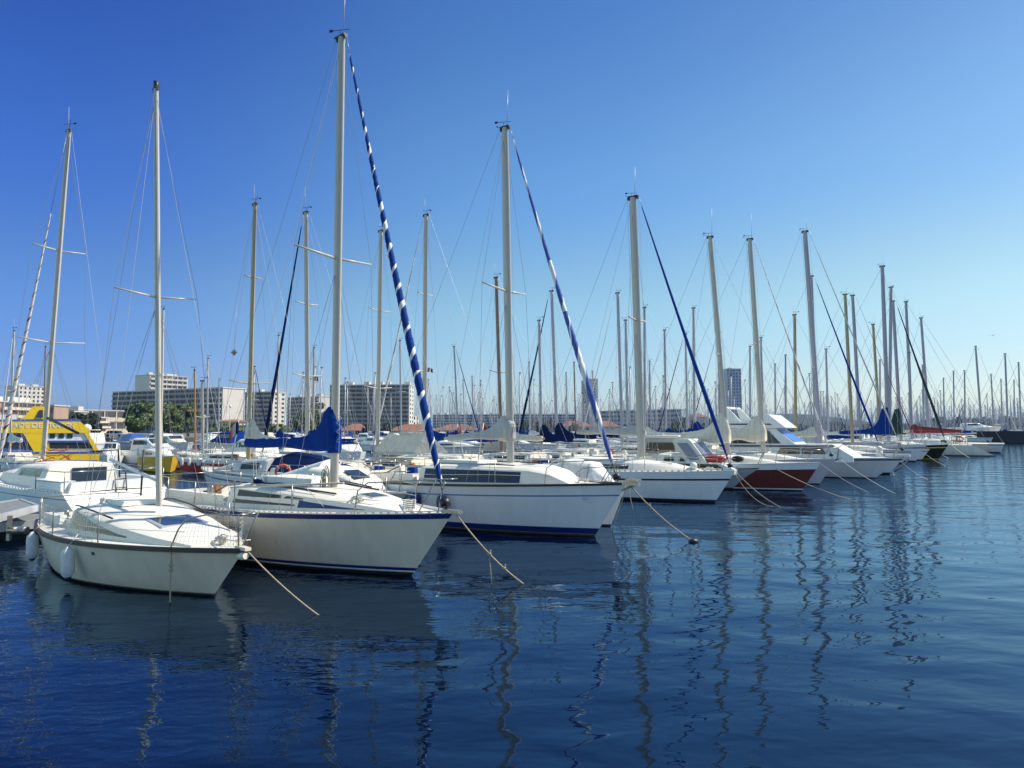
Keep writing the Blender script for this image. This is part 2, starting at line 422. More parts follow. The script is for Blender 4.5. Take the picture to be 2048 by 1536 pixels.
def mast_set(root, H, am, zb, ht, rake, mm, w=.09, spreaders=((.5, .85),), an=1.0, vane=True, wr=.004, genoa=None, boom=None,
             detail=1, abow=.15, fore=1, back=1, sw_chain=.92, wm='wire', frac=1.0, split=True, sweep=0.0, turnback=None):
    """mast at 'am' aft, foot at zb, top at ht, raked 'rake' metres aft at the top"""
    B = Vector((H.X(am), 0, zb)); T = Vector((H.X(am) - rake, 0, ht)); up = (T - B).normalized()
    mp = lambda k: B.lerp(T, k)
    rows = [mp(k) for k in (0, .25, .5, .75, .9, 1)]
    mb = MB(); o = []
    n = 10 if detail else 6
    for i, p in enumerate(rows):
        k = 1 if i < 4 else (.93 if i == 4 else .85)
        o.append([p + Vector((math.cos(2 * math.pi * j / n) * w * 1.25 * k, math.sin(2 * math.pi * j / n) * w * .85 * k, 0)) for j in range(n + 1)])
    mb.grid(o); mb.poly(o[-1][:-1])
    if detail:
        mb.box(B.lerp(T, .5) + Vector((-w * 1.25, 0, 0)), (.02, .02, (T - B).length * .96), ry=-math.atan2(rake, ht - zb))
    mast = mb.build('mast', mm, root)
    # masthead
    mb = MB(); mb.box(T + Vector((0, 0, .02)), (w * 3.4, w * 1.3, w * .5)); mb.box(T + Vector((w * 1.5, 0, -.02)), (w * .6, w * .8, w * 1.0)); mb.box(T + Vector((-w * 1.5, 0, -.02)), (w * .6, w * .8, w * 1.0))
    mb.build('masthead', 'plastic_black', mast)
    if vane:
        mb = MB(); v0 = T + Vector((-.08, .03, 0)); mb.tube([v0, v0 + Vector((0, 0, .22))], .007, 4)
        mb.tube([v0 + Vector((-.2, -.1, .22)), v0 + Vector((.2, .1, .22))], .008, 4)
        mb.box(v0 + Vector((-.2, -.1, .22)), (.09, .008, .06), rz=R(27))
        mb.tube([v0 + Vector((-.02, 0, .1)), v0 + Vector((-.3, .1, .16))], .006, 4); mb.sphere(v0 + Vector((-.32, .1, .2)), .026, 6)
        mb.build('wind_vane', 'plastic_black', mast)
    if an > 0:
        a0 = T + Vector((.1, -.03, 0)); MB().tube([a0, a0 + Vector((.02, .02, an))], [.011, .005], 4).build('antenna', 'mast_white', mast)
    hounds = mp(frac)
    cb = [Vector((H.X(am + .1), sd * H.hb(am) * sw_chain, H.sheer(am))) for sd in (-1, 1)]
    tips = {-1: [], 1: []}
    for k, half in spreaders:
        p = mp(k)
        for sd in (-1, 1):
            q = p + Vector((-sweep, sd * half, half * .10)); tips[sd].append(q)
            if detail: MB().tube([p, q], [w * .38, w * .22], 6).build('spreader', mm, mast)
        if not detail:
            MB().tube([tips[-1][-1], p, tips[1][-1]], [w * .2, w * .3, w * .2], 4).build('spreader', mm, mast)
    rig = MB()
    for si, sd in enumerate((-1, 1)):
        path = [hounds - Vector((0, 0, .12))] + tips[sd][::-1] + [cb[si]]
        segs = list(zip(path, path[1:]))
        low = [(mp(spreaders[0][0]) - Vector((0, 0, .1)), cb[si] + Vector((.35, 0, 0)))] if spreaders else []
        if detail and spreaders: low.append((mp(spreaders[0][0]) - Vector((0, 0, .1)), cb[si] - Vector((.45, 0, 0))))
        if split:
            m1 = MB()
            for a, b in segs: m1.tube([a, b], wr, 4, cap=False)
            m1.build('shroud', wm, root)
            for a, b in low: wire('lower_shroud', a, b, wr, root, wm)
        else:
            for a, b in segs + low: rig.tube([a, b], wr, 4, cap=False)
    bowp = Vector((H.X(abow), 0, H.sheer(abow)))
    stn = Vector((H.X(H.L - .05), 0, H.sheer(H.L)))
    if fore and not genoa:
        if split: wire('forestay', mp(frac), bowp, wr, root, wm)
        else: rig.tube([mp(frac), bowp], wr, 4, cap=False)
    if back:
        if split: wire('backstay', T + Vector((-w * 2, 0, 0)), stn, wr, root, wm)
        else: rig.tube([T, stn], wr, 4, cap=False)
    if not split: rig.build('rigging', wm, root)
    if split:   # halyards down the mast and a topping lift
        wire('halyard', T + Vector((w * 2.2, -.04, -.1)), B + Vector((w * 2.6, -.06, .3)), wr * .9, root, 'rope_white')
        wire('halyard', T + Vector((-w * 2.0, .02, -.1)), B + Vector((-w * 2.2, .1, .9)), wr * .9, root, wm)
    if genoa:     # (radius, material a, material b, turns, top fraction, bottom lift, ratio)
        r, ma, mb_, turns, tk, lift, ratio = genoa
        top = mp(frac) + Vector((w * 2.2, 0, -.15)); p0 = top.lerp(bowp, 1 - tk); p1 = bowp.lerp(top, lift)
        nn = max(24, int(turns * 9)) if turns else 14; side = 10
        pts = []; rr = []
        gr = random.Random(int(r * 1e4 + turns))
        for i in range(nn + 1):
            t = i / nn; pp = p0.lerp(p1, t) - Vector((0, 0, .10 * math.sin(math.pi * t))); pts.append(pp)
            rr.append(r * (.30 + .70 * min(1, t * 1.4)) * (1 if t < .85 else 1 - (t - .85) * 2.6) * (1 + .07 * gr.uniform(-1, 1)))
        rr[0] = r * .25; rr[-1] = r * .3
        lens = []; 
        wide = lambda i, j: 0
        tw = [0]
        for i in range(nn): tw.append(tw[-1] + (2 * math.pi * turns / nn if turns else 0) * gr.choice([.55, .8, 1, 1, 1.3, 1.5]))
        if turns:
            ww = [gr.uniform(.4, 1.9) for _ in range(nn + 1)]
            def wide(i, j):
                k = max(1, round(ratio * side * (ww[i // 5])))
                return 1 if j < k else 0
        MB().tube(pts, rr, side, mfn=wide, twist=tw, sm=True).build('furled_genoa', [ma, mb_], root)
        MB().tube([mp(frac) + Vector((w * 2, 0, 0)), p0], max(wr, .008), 5).build('forestay', wm, root)
        f = bowp.lerp(top, .012); dirn = (top - bowp).normalized()
        MB().tube([f, f + dirn * .14], [.10, .10], 10).tube([bowp, p1], .014, 5).build('furler_drum', 'plastic_black', root)
    bz = None
    if boom:      # dict(z, len, lift, cover mat, style)
        P0 = Vector((B.x - w * 1.5 - rake * (boom['z'] - zb) / (ht - zb), 0, boom['z'])); P1 = P0 + Vector((-boom['len'], boom.get('dy', 0), boom.get('lift', 0)))
        MB().tube([P0, P1], w * .55, 8, sx=1).build('boom', boom.get('bm', mm), root)
        c = boom.get('cover')
        if c:
            nn = 26; rows = []; gr = random.Random(3); hump = boom.get('hump', .9); hl = boom.get('hl', 1.2); th = boom.get('th', .13)
            for i in range(nn + 1):
                t = i / nn; d = t * (boom['len'] - .15); p = P0 + (P1 - P0) * (d / boom['len'])
                rise = hump / (1 + (max(0, d - .15 * hl) / (.30 * hl)) ** 2.1) + th * 2.0 * (1 - .45 * t) + .02 * gr.uniform(-1, 1)
                wd = th * (1.0 - .35 * t) * (1 + .1 * gr.uniform(-1, 1))
                fwd = (w * 3.2 if i == 0 else 0)
                low = -th * (.9 + .25 * math.sin(t * 9))
                r = []
                for j in range(11):
                    an_ = 2 * math.pi * j / 10
                    yy = (math.sin(an_) * wd + .012 * math.sin(i * 2.3 + j * 1.7)) * (1 if math.cos(an_) < .3 else .75); c_ = math.cos(an_)
                    zz = rise * c_ if c_ > 0 else -low * c_
                    r.append(p + Vector((fwd * (0.4 + 0.6 * (c_ < .6)), yy, zz if c_ > 0 else low * -c_)))
                rows.append(r)
            m_ = MB().grid(rows); m_.poly(rows[0][:-1][::-1]); m_.poly(rows[-1][:-1])
            if hump > .4:   # the sleeve round the mast
                hh = P0 + Vector((w * 1.3, 0, 0)); m_.tube([hh + Vector((0, 0, -.12)), hh + Vector((-.02, 0, .3)), hh + Vector((-.05, 0, hump * .9)), hh + Vector((-.07, 0, hump * 1.15))], [w * 1.7, w * 1.9, w * 1.9, w * 1.3], 10)
                ls = []
                for q in range(9): ls.append(hh + Vector((w * 1.75, (w * .8) * (1 if q % 2 else -1), -.05 + hump * 1.1 * q / 8)))
                if detail and split: MB().tube(ls, .008, 4).build('lashing', 'rope_white', root)
            m_.build('sail_cover', c, root)
        if boom.get('sheet', True):
            mb = MB(); q = P0.lerp(P1, .85); d = Vector((q.x + .1, 0, H.sheer(H.L * .8) + .1))
            for dy in (-.05, .05): mb.tube([q + Vector((0, dy * .4, 0)), d + Vector((0, dy, 0))], max(.007, wr), 4, cap=False)
            if boom.get('topping', True): mb.tube([P1, T], wr, 4, cap=False)
            mb.build('mainsheet', 'rope_white', root)
    return mp

def pulpit(root, H, h=.55, la=1.5, r=.013, m='steel'):
    mb = MB()
    def E(a, sd, dz): return Vector((H.X(a), sd * max(.03, H.hb(max(a, 0)) - .05), H.sheer(max(a, 0)) + dz))
    for sd in (-1, 1):
        mb.tube([E(la, sd, 0), E(la - .06, sd, h * .75), E(la - .25, sd, h), E(.35, sd, h + .03), Vector((H.X(-.02), sd * .12, H.sheer(0) + h + .04))], r, 6)
        mb.tube([E(.6, sd, 0), E(.3, sd, h + .02)], r, 6)
    mb.tube([Vector((H.X(-.02), sd * .12, H.sheer(0) + h + .04)) for sd in (-1, 1)], r, 6)
    return mb.build('pulpit', m, root)
def pushpit(root, H, h=.6, la=1.1, r=.013, m='steel'):
    mb = MB(); L = H.L
    def E(a, sd, dz, k=1): return Vector((H.X(a), sd * (H.hb(a) - .06) * k, H.sheer(a) + dz))
    for sd in (-1, 1):
        mb.tube([E(L - la, sd, 0), E(L - la, sd, h), E(L - .08, sd, h), E(L - .05, sd, h, .4)], r, 6); mb.tube([E(L - .08, sd, 0), E(L - .08, sd, h)], r, 6)
        mb.tube([E(L - la, sd, h * .5), E(L - .08, sd, h * .5)], r * .8, 5)
    mb.tube([E(L - .05, -1, h, .4), E(L - .05, 1, h, .4)], r, 6)
    return mb.build('pushpit', m, root)
def lifelines(root, H, stations, h=.55, la=1.5, lb=1.1, wr=.005, two=True):
    for sd in (-1, 1):
        for a in stations:
            p = Vector((H.X(a), sd * (H.hb(a) - .06), H.sheer(a)))
            MB().tube([p, p + Vector((0, 0, h))], .012, 6).build('stanchion', 'steel', root)
        al = [la - .06] + list(stations) + [H.L - lb]
        mb = MB()
        for k in ((1, .5) if two else (1,)):
            pts = [Vector((H.X(a), sd * (H.hb(a) - .06), H.sheer(a) + h * k * (.98 if i else .8))) for i, a in enumerate(al)]
            mb.tube(pts, wr, 4, cap=False)
        mb.build('lifeline', 'rope_white', root)
def perforated_rail(root, H, a0=.1, a1=None, pitch=.14, hh=.045, m='alu', name='toe_rail'):
    mb = MB(); a1 = a1 or H.L - .05
    for sd in (-1, 1):
        ribbon(mb, H.edge(sd, a0, a1, .008, .012, 26), .022, .016); ribbon(mb, H.edge(sd, a0, a1, hh, .012, 26), .024, .014)
        n = int((a1 - a0) / pitch)
        for i in range(n + 1):
            a = a0 + i * pitch; mb.box((H.X(a), sd * (H.hb(a) - .012), H.sheer(a) + hh / 2 + .004), (pitch * .42, .014, hh - .012))
    return mb.build(name, m, root)
def solid_rail(root, H, a0=.02, a1=None, w=.05, h=.05, dz=0.0, m='dark_rail', name='toe_rail', sh=-.01):
    mb = MB(); a1 = a1 or H.L - .01
    for sd in (-1, 1): ribbon(mb, H.edge(sd, a0, a1, dz, sh, 26), w, h)
    return mb.build(name, m, root)
def winch(root, x, y, z, s=1):
    MB().tube([(x, y, z), (x, y, z + .05 * s), (x, y, z + .1 * s), (x, y, z + .16 * s)], [.085 * s, .065 * s, .05 * s, .07 * s], 12).build('winch', 'steel', root)
def hatch(root, H, C, a, w, l, dz=.02, m='window_blue'):
    wb, wt, zt = interp(C.st, a); z = H.sheer(a) + C.dz + zt + .05
    wb2, wt2, zt2 = interp(C.st, a + l); z2 = H.sheer(a + l) + C.dz + zt2 + .05
    p = [Vector((H.X(a), -w / 2, z)), Vector((H.X(a), w / 2, z)), Vector((H.X(a + l), w / 2, z2)), Vector((H.X(a + l), -w / 2, z2))]
    f = MB().prism(p, (0, 0, .035)).build('hatch', 'alu', root)
    c = sum(p, Vector()) / 4; q = [c + (x - c) * .84 + Vector((0, 0, .036)) for x in p]
    MB().prism(q, (0, 0, .006)).build('hatch_glass', m, f)
def cockpit(root, H, a0, a1, w, h, m='deck_white'):
    mb = MB(); z = H.sheer((a0 + a1) / 2); l = a1 - a0; xm = H.X((a0 + a1) / 2)
    for sd in (-1, 1): mb.box((xm, sd * w, z + h / 2), (l, .16, h), top=.96)
    mb.box((H.X(a1), 0, z + h * .4), (.14, w * 2, h * .8)); mb.build('cockpit_coaming', m, root)
    mb = MB(); t = Vector((H.X(a1 - .35), 0, z + .1)); mb.tube([t, t + Vector((.9, .05, .35))], .022, 6); mb.build('tiller', 'teak', root)
def rope_line(p, q, sag, r, label, m='rope', name='mooring_line', knots=(), loop=None, group=None):
    pts = curve(p, q, sag, 14); mb = MB(); mb.tube(pts, r, 6)
    for k in knots:
        c = pts[int(k * 14)]; mb.sphere(c, r * 2.6, 6, sc=(1.2, 1, .9)); mb.tube([c, c + Vector((.03, -.02, .07))], r * .7, 4)
    if loop:
        c = pts[int(loop * 14)]; mb.tube([c, c + Vector((.02, 0, -.25)), Vector((c.x + .05, c.y, -.05))], r * .6, 4)
    o = mb.build(name, m); return tag(o, label, 'rope', group)
def fender(p, l, r, label, m='rubber_white', lean=(0, 0), name='fender', end='navy_dark', top=None, group='fenders hanging along the hulls'):
    p = Vector(p); t = thing(name, label, 'fender', p, 0, group)
    d = Vector((lean[0], lean[1], -1)).normalized(); prof = [(.0, .25), (.05, .45), (.14, .9), (.28, 1), (.72, 1), (.86, .9), (.95, .5), (1, .3)]
    MB().tube([d * (k * l) for k, _ in prof], [q * r for _, q in prof], 12).build('fender_body', m, t)
    MB().tube([d * (.93 * l), d * (1.02 * l)], [r * .62, r * .3], 10).build('fender_end', end, t)
    MB().tube([-d * 0, Vector(top) - p if top else -d * .25], .009, 5).build('fender_rope', 'rope_white', t)
    return t
def lifebuoy(p, r, rz, label, tilt=0):
    t = thing('lifebuoy', label, 'lifebuoy', p, rz); mb = MB(); rows = []
    for i in range(21):
        a = 2 * math.pi * i / 20
        rows.append([Vector((math.cos(a) * (r + .05 * math.cos(b)), .05 * math.sin(b), math.sin(a) * (r + .05 * math.cos(b)))) for b in [2 * math.pi * j / 8 for j in range(9)]])
    mb.grid(rows).build('ring', 'orange', t)
    for k in range(4):
        a = R(45) + k * R(90); MB().box((math.cos(a) * r, 0, math.sin(a) * r), (.12, .12, .05), ry=-a).build('reflective_band', 'rope_white', t)
    return t

class Boat:
    """Places a boat with its stem head over the given pixel; py is read at deck height."""
    def __init__(s, name, label, cat, H, bowpx, hd, group=None, Q=None):
        s.H = H; s.Q = Q if Q is not None else at(bowpx[0], bowpx[1], H.fb); s.hd = R(hd); s.hv = Vector((math.cos(s.hd), math.sin(s.hd), 0))
        c = Vector((s.Q.x, s.Q.y, 0)) - s.hv * (H.L / 2)
        s.root = thing(name, label, cat, c, s.hd, group); s.c = c; s.pv = Vector((-s.hv.y, s.hv.x, 0))
    def loc(s, px, py, y=0):   # photo pixel -> (a, z) on the fore-and-aft plane y metres to port
        r = ray(px, py); o = s.c + s.pv * y; n = s.pv
        t = (o - Vector((0, 0, CAMH))).dot(n) / r.dot(n); P = Vector((0, 0, CAMH)) + r * t
        return s.H.L / 2 - (P - s.c).dot(s.hv), P.z
    def w(s, a, y, z): return s.c + s.hv * s.H.X(a) + s.pv * y + Vector((0, 0, z))
    def parts(s, bands, mats, deckm='deck_white', N=30):
        s.H.mesh(bands, N).build('hull', mats, s.root); s.H.deck().build('deck', deckm, s.root)

def clutter(root, H, seed, n=7):
    """cockpit gear: folded cloth, lockers, an outboard"""
    g = random.Random(seed)
    for i in range(n):
        mb = MB(); a = g.uniform(.55, .95) * H.L; s = g.uniform(.12, .35)
        mb.box((H.X(a), g.uniform(-.7, .7) * H.hb(a), H.sheer(a) + .1 + s * .4), (s * g.uniform(.7, 1.6), s, s), rz=g.uniform(0, 3), top=g.uniform(.6, 1))
        mb.build(g.choice(['locker', 'cushion', 'kit_bag']), g.choice(['rubber_white', 'cloth_white', 'rubber_white', 'orange', 'teak', 'cloth_blue', 'cloth_grey']), root)


def coil(root, x, y, z, r=.13, m='rope_white', n=4):
    g = random.Random(int(x * 100)); mb = MB()
    for i in range(n):
        c = Vector((x + g.uniform(-.03, .03), y + g.uniform(-.03, .03), z + .02 + .02 * i)); w_ = r * g.uniform(.75, 1.1)
        mb.tube([c + Vector((math.cos(t) * w_, math.sin(t) * w_ * .8, .01 * math.sin(3 * t))) for t in [2 * math.pi * k / 12 for k in range(13)]], .011, 5)
    mb.tube([(x + r, y, z + .03), (x + r + .25, y + .1, z + .02), (x + r + .3, y + .3, z + .02)], .01, 5)
    return mb.build('rope_coil', m, root)
def mastpx(b, base, top):
    a0, z0 = b.loc(*base); a1, z1 = b.loc(*top); return dict(am=a0, zb=z0, ht=z1, rake=a1 - a0)

# ---- nearest boat: small cream sloop with netting on its lifelines
def boat_small_cream():
    H = Hull(8.0, 2.75, .88, .72, ov=1.0, ovs=.75, sw=.60, um=.55, p=1.9)
    b = Boat('sailboat', 'small cream sloop with a dark gunwale and net-covered lifelines, nearest the camera', 'sailboat', H, (487, 1099), -41)
    r = b.root
    H_b = [(0, -.5, 0), (0, .035, 1), (0, .055, 2), (.3, 0, 0), (.6, 0, 0), (.82, 0, 0), (1, 0, 0)]
    b.parts(H_b, ['gel_cream', 'antifoul', 'scum'], 'deck_white')
    solid_rail(r, H, w=.06, h=.075, dz=-.02, name='gunwale')
    C = Cabin(H, [(1.0, .40, .36, .03), (1.8, .68, .61, .13), (2.9, .90, .80, .26), (4.0, 1.02, .88, .38), (5.1, 1.05, .90, .46), (5.25, 1.0, .86, .43)])
    C.mesh(camber=.09).build('cabin', 'deck_white', r)
    mb = MB()
    for sd in (-1, 1): C.strip(mb, 2.6, 4.95, .34, .42, sd, v0b=.22, v1b=.90)
    mb.build('cabin_window', 'window_brown', r)
    hatch(r, H, C, 2.15, .8, .8)
    mb = MB(); z = H.sheer(5) + .58
    mb.box((H.X(4.7), 0, z - .03), (1.0, .74, .09), top=.95); mb.box((H.X(5.15), 0, z - .05), (.12, .9, .14)); mb.build('companionway_slide', 'deck_cream', r)
    mb = MB()
    for sd in (-1, 1): mb.tube([C.pt(3.3 + .4 * i, 1, sd, -.02) + Vector((0, 0, .06)) for i in range(6)], .016, 6)
    mb.build('handrail', 'dark_rail', r)
    cockpit(r, H, 5.3, 7.6, .75, .18)
    for sd in (-1, 1): winch(r, H.X(6.1), sd * .78, H.sheer(6) + .2, .8)
    mp = mast_set(r, H, **mastpx(b, (318, 1012), (312, 178)), mm='mast_white', w=.062, spreaders=((.476, .78),), an=0, vane=False, wr=.0045,
                  boom=dict(z=1.78, len=2.6, lift=.32, bm='alu', sheet=True), abow=.12, frac=.99)
    # masthead light
    a, z = b.loc(312, 178)
    MB().tube([(H.X(a), 0, z), (H.X(a), 0, z + .16)], [.05, .055], 8).build('masthead_light', 'plastic_black', r)
    # bow pulpit: tall hoop with netting
    mb = MB()
    def E(a, sd, dz): return Vector((H.X(a), sd * max(.02, H.hb(max(a, .01)) - .05), H.sheer(max(a, 0)) + dz))
    for sd in (-1, 1):
        mb.tube([E(1.25, sd, 0), E(1.12, sd, .30), E(.98, sd, .47), E(.6, sd, .54), Vector((H.X(-.12), sd * .16, H.fb + .56)), Vector((H.X(-.14), 0, H.fb + .56))], .014, 6)
        mb.tube([E(.12, sd, 0), Vector((H.X(-.12), sd * .16, H.fb + .56))], .013, 6)
    mb.build('pulpit', 'steel', r)
    al = [2.9, 4.9, 6.5]
    for sd in (-1, 1):
        for a in al: MB().tube([E(a, sd, 0), E(a, sd, .5)], .013, 6).build('stanchion', 'steel', r)
        path = [1.0] + al + [7.6]
        mb = MB()
        for k in (.5, .26): mb.tube([E(a, sd, k) for a in path], .005, 4, cap=False)
        mb.build('lifeline', 'rope_white', r)
    # netting: fine square mesh laced between deck and lifeline
    mb = MB()
    for sd in (-1, 1):
        for (a0, a1, h0, h1) in ((2.9, 7.6, .49, .5),):
            n = 62
            for i in range(n + 1):
                a = lerp(a0, a1, i / n); mb.tube([E(a, sd, .01), E(a, sd, lerp(h0, h1, i / n))], .0022, 3, cap=False, sm=False)
            for k in range(8):
                mb.tube([E(lerp(a0, a1, i / 12), sd, .01 + .07 * k) for i in range(13)], .0022, 3, cap=False, sm=False)
        n = 18
        for i in range(n):
            t = i / n; top = E(.98, sd, .47).lerp(Vector((H.X(-.12), sd * .16, H.fb + .56)), t); bot = E(1.2, sd, .03).lerp(E(.12, sd, .03), t)
            mb.tube([top, bot + Vector((0, -sd * .1 * math.sin(t * 3.1), 0))], .0025, 3, cap=False, sm=False)
        for k in range(7):
            kk = k / 6
            mb.tube([E(.98, sd, .47).lerp(E(1.2, sd, .03), kk), E(.5, sd, .52).lerp(E(.6, sd, .03), kk) - Vector((0, sd * .06, 0)), Vector((H.X(-.12), sd * .16, H.fb + .56)).lerp(E(.12, sd, .03), kk)], .0025, 3, cap=False, sm=False)
    mb.build('net', 'netting', r)
    pushpit(r, H, h=.5, la=.9)
    mb = MB(); mb.box((H.X(.02), 0, H.fb + .02), (.34, .10, .05)); mb.tube([(H.X(.2), -.03, H.fb - .13), (H.X(.0), -.03, H.fb - .10), (H.X(-.14), -.03, H.fb - .08)], [.03, .06, .05], 8)
    mb.build('bow_roller', 'gel_cream', r); coil(r, H.X(6.6), .4, H.sheer(6.6) + .2); clutter(r, H, 21, 5); coil(r, H.X(.95), .1, H.sheer(1) + .05, .1)
    mb = MB(); mb.box((H.X(.75), 0, H.sheer(.7) + .08), (.2, .06, .05)); mb.box((H.X(.75), 0, H.sheer(.7) + .05), (.06, .06, .1)); mb.build('cleat', 'steel', r)
    MB().box(H.side(3.0, .62, -1, .006), (.07, .02, .05)).build('vent', 'plastic_black', r)
    # a grey fishing-rod-like ensign staff at the stern
    MB().tube([(H.X(6.3), .7, .75), (H.X(6.25), .72, 2.3)], [.02, .022], 6).build('boom_crutch', 'plastic_black', r)
    # things hanging off it
    for a, px, lab in ((6.05, (108, 1063), 'scuffed white fender hanging by the stern quarter of the small cream sloop'), (3.55, (232, 1070), 'white fender with a navy tip hanging amidships on the small cream sloop')):
        q = H.side(a, .66, -1, .12); top = b.w(a, -(H.hb(a) - .05), H.sheer(a) + .12)
        fender(b.w(a, q.y, .70), .56, .105, lab, lean=(.04, 0), top=top)
    bw = b.w(-.1, 0, H.fb)
    rope_line(bw, at(640, 1230, 0) - Vector((0, 0, .02)), .05, .012, 'tan mooring line from the bow of the small cream sloop into the water')
    p = b.w(1.15, -(H.hb(1.15) + .02), H.sheer(1.1))
    rope_line(p, Vector((p.x + .02, p.y - .03, -.1)), 0, .014, 'knotted rope hanging straight down the bow of the small cream sloop', knots=(.3, .36, .93), name='hanging_rope')
boat_small_cream()

# ---- second boat: cream sloop, navy stripe, perforated rail, blue sail cover
def boat_cream():
    H = Hull(9.0, 3.15, 1.24, 1.02, ov=1.02, ovs=.3, sw=.74, um=.60, p=1.95)
    b = Boat('sailboat', 'large cream sloop with navy sheer stripe, blue sail cover and spiral-striped furled jib', 'sailboat', H, (904, 1027), -37)
    r = b.root
    b.parts([(0, -.5, 0), (0, .06, 1), (0, .075, 4), (0, .10, 3), (0, .16, 2), (.4, 0, 0), (.6, 0, 0), (.8, 0, 0), (1, -.10, 0), (1, -.0, 2)], ['gel_cream', 'antifoul', 'navy', 'gel_white', 'scum'], 'deck_white')
    perforated_rail(r, H)
    mb = MB(); c = H.side(5.0, 1.0, -1, .006)
    for i in range(12):
        if i in (1, 2): continue
        an_ = 2 * math.pi * i / 12; mb.box(c + Vector((math.cos(an_) * .045, 0, math.sin(an_) * .045)), (.028, .006, .028))
    mb.build('emblem', 'brass' if 'brass' in MATS else 'mast_tan', r)
    C = Cabin(H, [(1.0, .34, .28, .03), (1.8, .64, .56, .16), (2.7, .88, .78, .28), (3.8, 1.05, .93, .38), (5.5, 1.16, 1.02, .46), (5.7, 1.12, .98, .43)])
    C.mesh(camber=.08).build('cabin', 'deck_white', r)
    mb = MB()
    for sd in (-1, 1):
        C.strip(mb, 3.2, 5.3, .66, .78, sd, v0b=.56, v1b=.86); C.strip(mb, 3.4, 5.4, .30, .38, sd, v0b=.24, v1b=.42)
    mb.build('cabin_window', 'window_brown', r)
    mb = MB()
    for sd in (-1, 1): C.strip(mb, 1.7, 3.3, .36, .40, sd, v0b=.22, v1b=.64)
    mb.build('side_decal', 'navy', r)
    hatch(r, H, C, 1.9, .45, .45)
    mb = MB(); z = H.sheer(5) + .50
    mb.box((H.X(4.6), 0, z + .06), (1.7, .9, .14), top=.93); mb.box((H.X(5.4), 0, z + .02), (.4, 1.1, .2), top=.85); mb.build('companionway_slide', 'deck_white', r)
    mb = MB()
    for sd in (-1, 1):
        mb.tube([C.pt(3.0 + .4 * i, 1, sd, -.12) + Vector((0, 0, .07)) for i in range(6)], .014, 6)
        mb.tube([C.pt(2.6, 1, sd, -.2) + Vector((0, 0, .07)), C.pt(5.0, 1, sd, -.25) + Vector((0, 0, .09))], .02, 5)
    mb.build('handrail', 'dark_rail', r)
    cockpit(r, H, 5.8, 8.6, 1.0, .26)
    for sd in (-1, 1): winch(r, H.X(5.2), sd * .75, H.sheer(5.2) + .48, .9); winch(r, H.X(6.5), sd * 1.02, H.sheer(6.5) + .27)
    m = mastpx(b, (668, 975), (683, 75))
    mast_set(r, H, **m, mm='mast_white', w=.085, spreaders=((.495, 1.02),), an=1.25, wr=.005,
             genoa=(.08, 'sail_blue', 'sail_white', 21, .965, .055, .21), boom=dict(z=2.38, len=3.45, lift=.05, cover='cloth_blue', hump=.70, hl=.86, th=.09), abow=.12, sweep=.1)
    mb = MB()   # coils of halyard on the mast
    gr = random.Random(5)
    for i in range(7):
        c = Vector((H.X(m['am']) - .1 + gr.uniform(-.07, .07), -.14 - .03 * i / 3, 2.0 - .04 * i)); w_ = gr.uniform(.05, .11); l = gr.uniform(.2, .42)
        mb.tube([c + Vector((math.sin(t) * w_, 0, -l + math.cos(t) * l)) for t in [2 * math.pi * k / 14 for k in range(15)]], .009, 5)
    mb.build('halyard_coil', 'rope', r)
    pulpit(r, H, h=.58, la=1.75); pushpit(r, H); clutter(r, H, 22, 8); coil(r, H.X(2.0), -.5, H.sheer(2) + .22); coil(r, H.X(5.0), -.75, H.sheer(5) + .5, .1, 'cloth_navy')
    lifelines(r, H, [3.1, 4.7, 6.3], h=.56, la=1.75)
    MB().tube([H.side(1.95, 1.75, -1) * 1 + Vector((0, .1, 0)), Vector((H.X(4.9), -H.hb(4.9) + .1, 1.55))], .022, 6).build('boathook', 'mast_white', r)
    mb = MB(); mb.box((H.X(.0), 0, H.fb + .04), (.4, .13, .06)); mb.build('bow_roller', 'steel', r)
    mb = MB(); gr = random.Random(2)
    for i in range(5):
        c = Vector((H.X(1.0 + .05 * i), -.1 + .05 * i, H.sheer(1) + .07 + .03 * i)); w_ = .12
        mb.tube([c + Vector((math.cos(t) * w_, math.sin(t) * w_, 0)) for t in [2 * math.pi * k / 10 for k in range(11)]], .012, 5)
    mb.build('rope_coil', 'rope_white', r)
    bw = b.w(-.08, 0, H.fb + .02)
    rope_line(bw, at(1047, 1168, 0), .10, .015, 'thick knotted mooring line with a hanging loop, from the large cream sloop bow', m='rope', knots=(.52, .72), loop=.52)
    p = b.w(3.1, -H.hb(3.1), 1.15)
    rope_line(b.w(2.9, -H.hb(2.9) + .1, 1.7), at(775, 1140, 0), .03, .006, 'thin dark line running down the side of the large cream sloop', m='wire')
    rope_line(b.w(.35, -.2, 1.2), at(826, 1136, .02), .01, .006, 'thin dark line falling to the stem of the large cream sloop', m='wire')
    lifebuoy(W(566, 944, 23.3), .24, R(12), 'faded orange lifebuoy beside the blue cockpit tent left of the large cream sloop mast')
    return b
boat_cream()

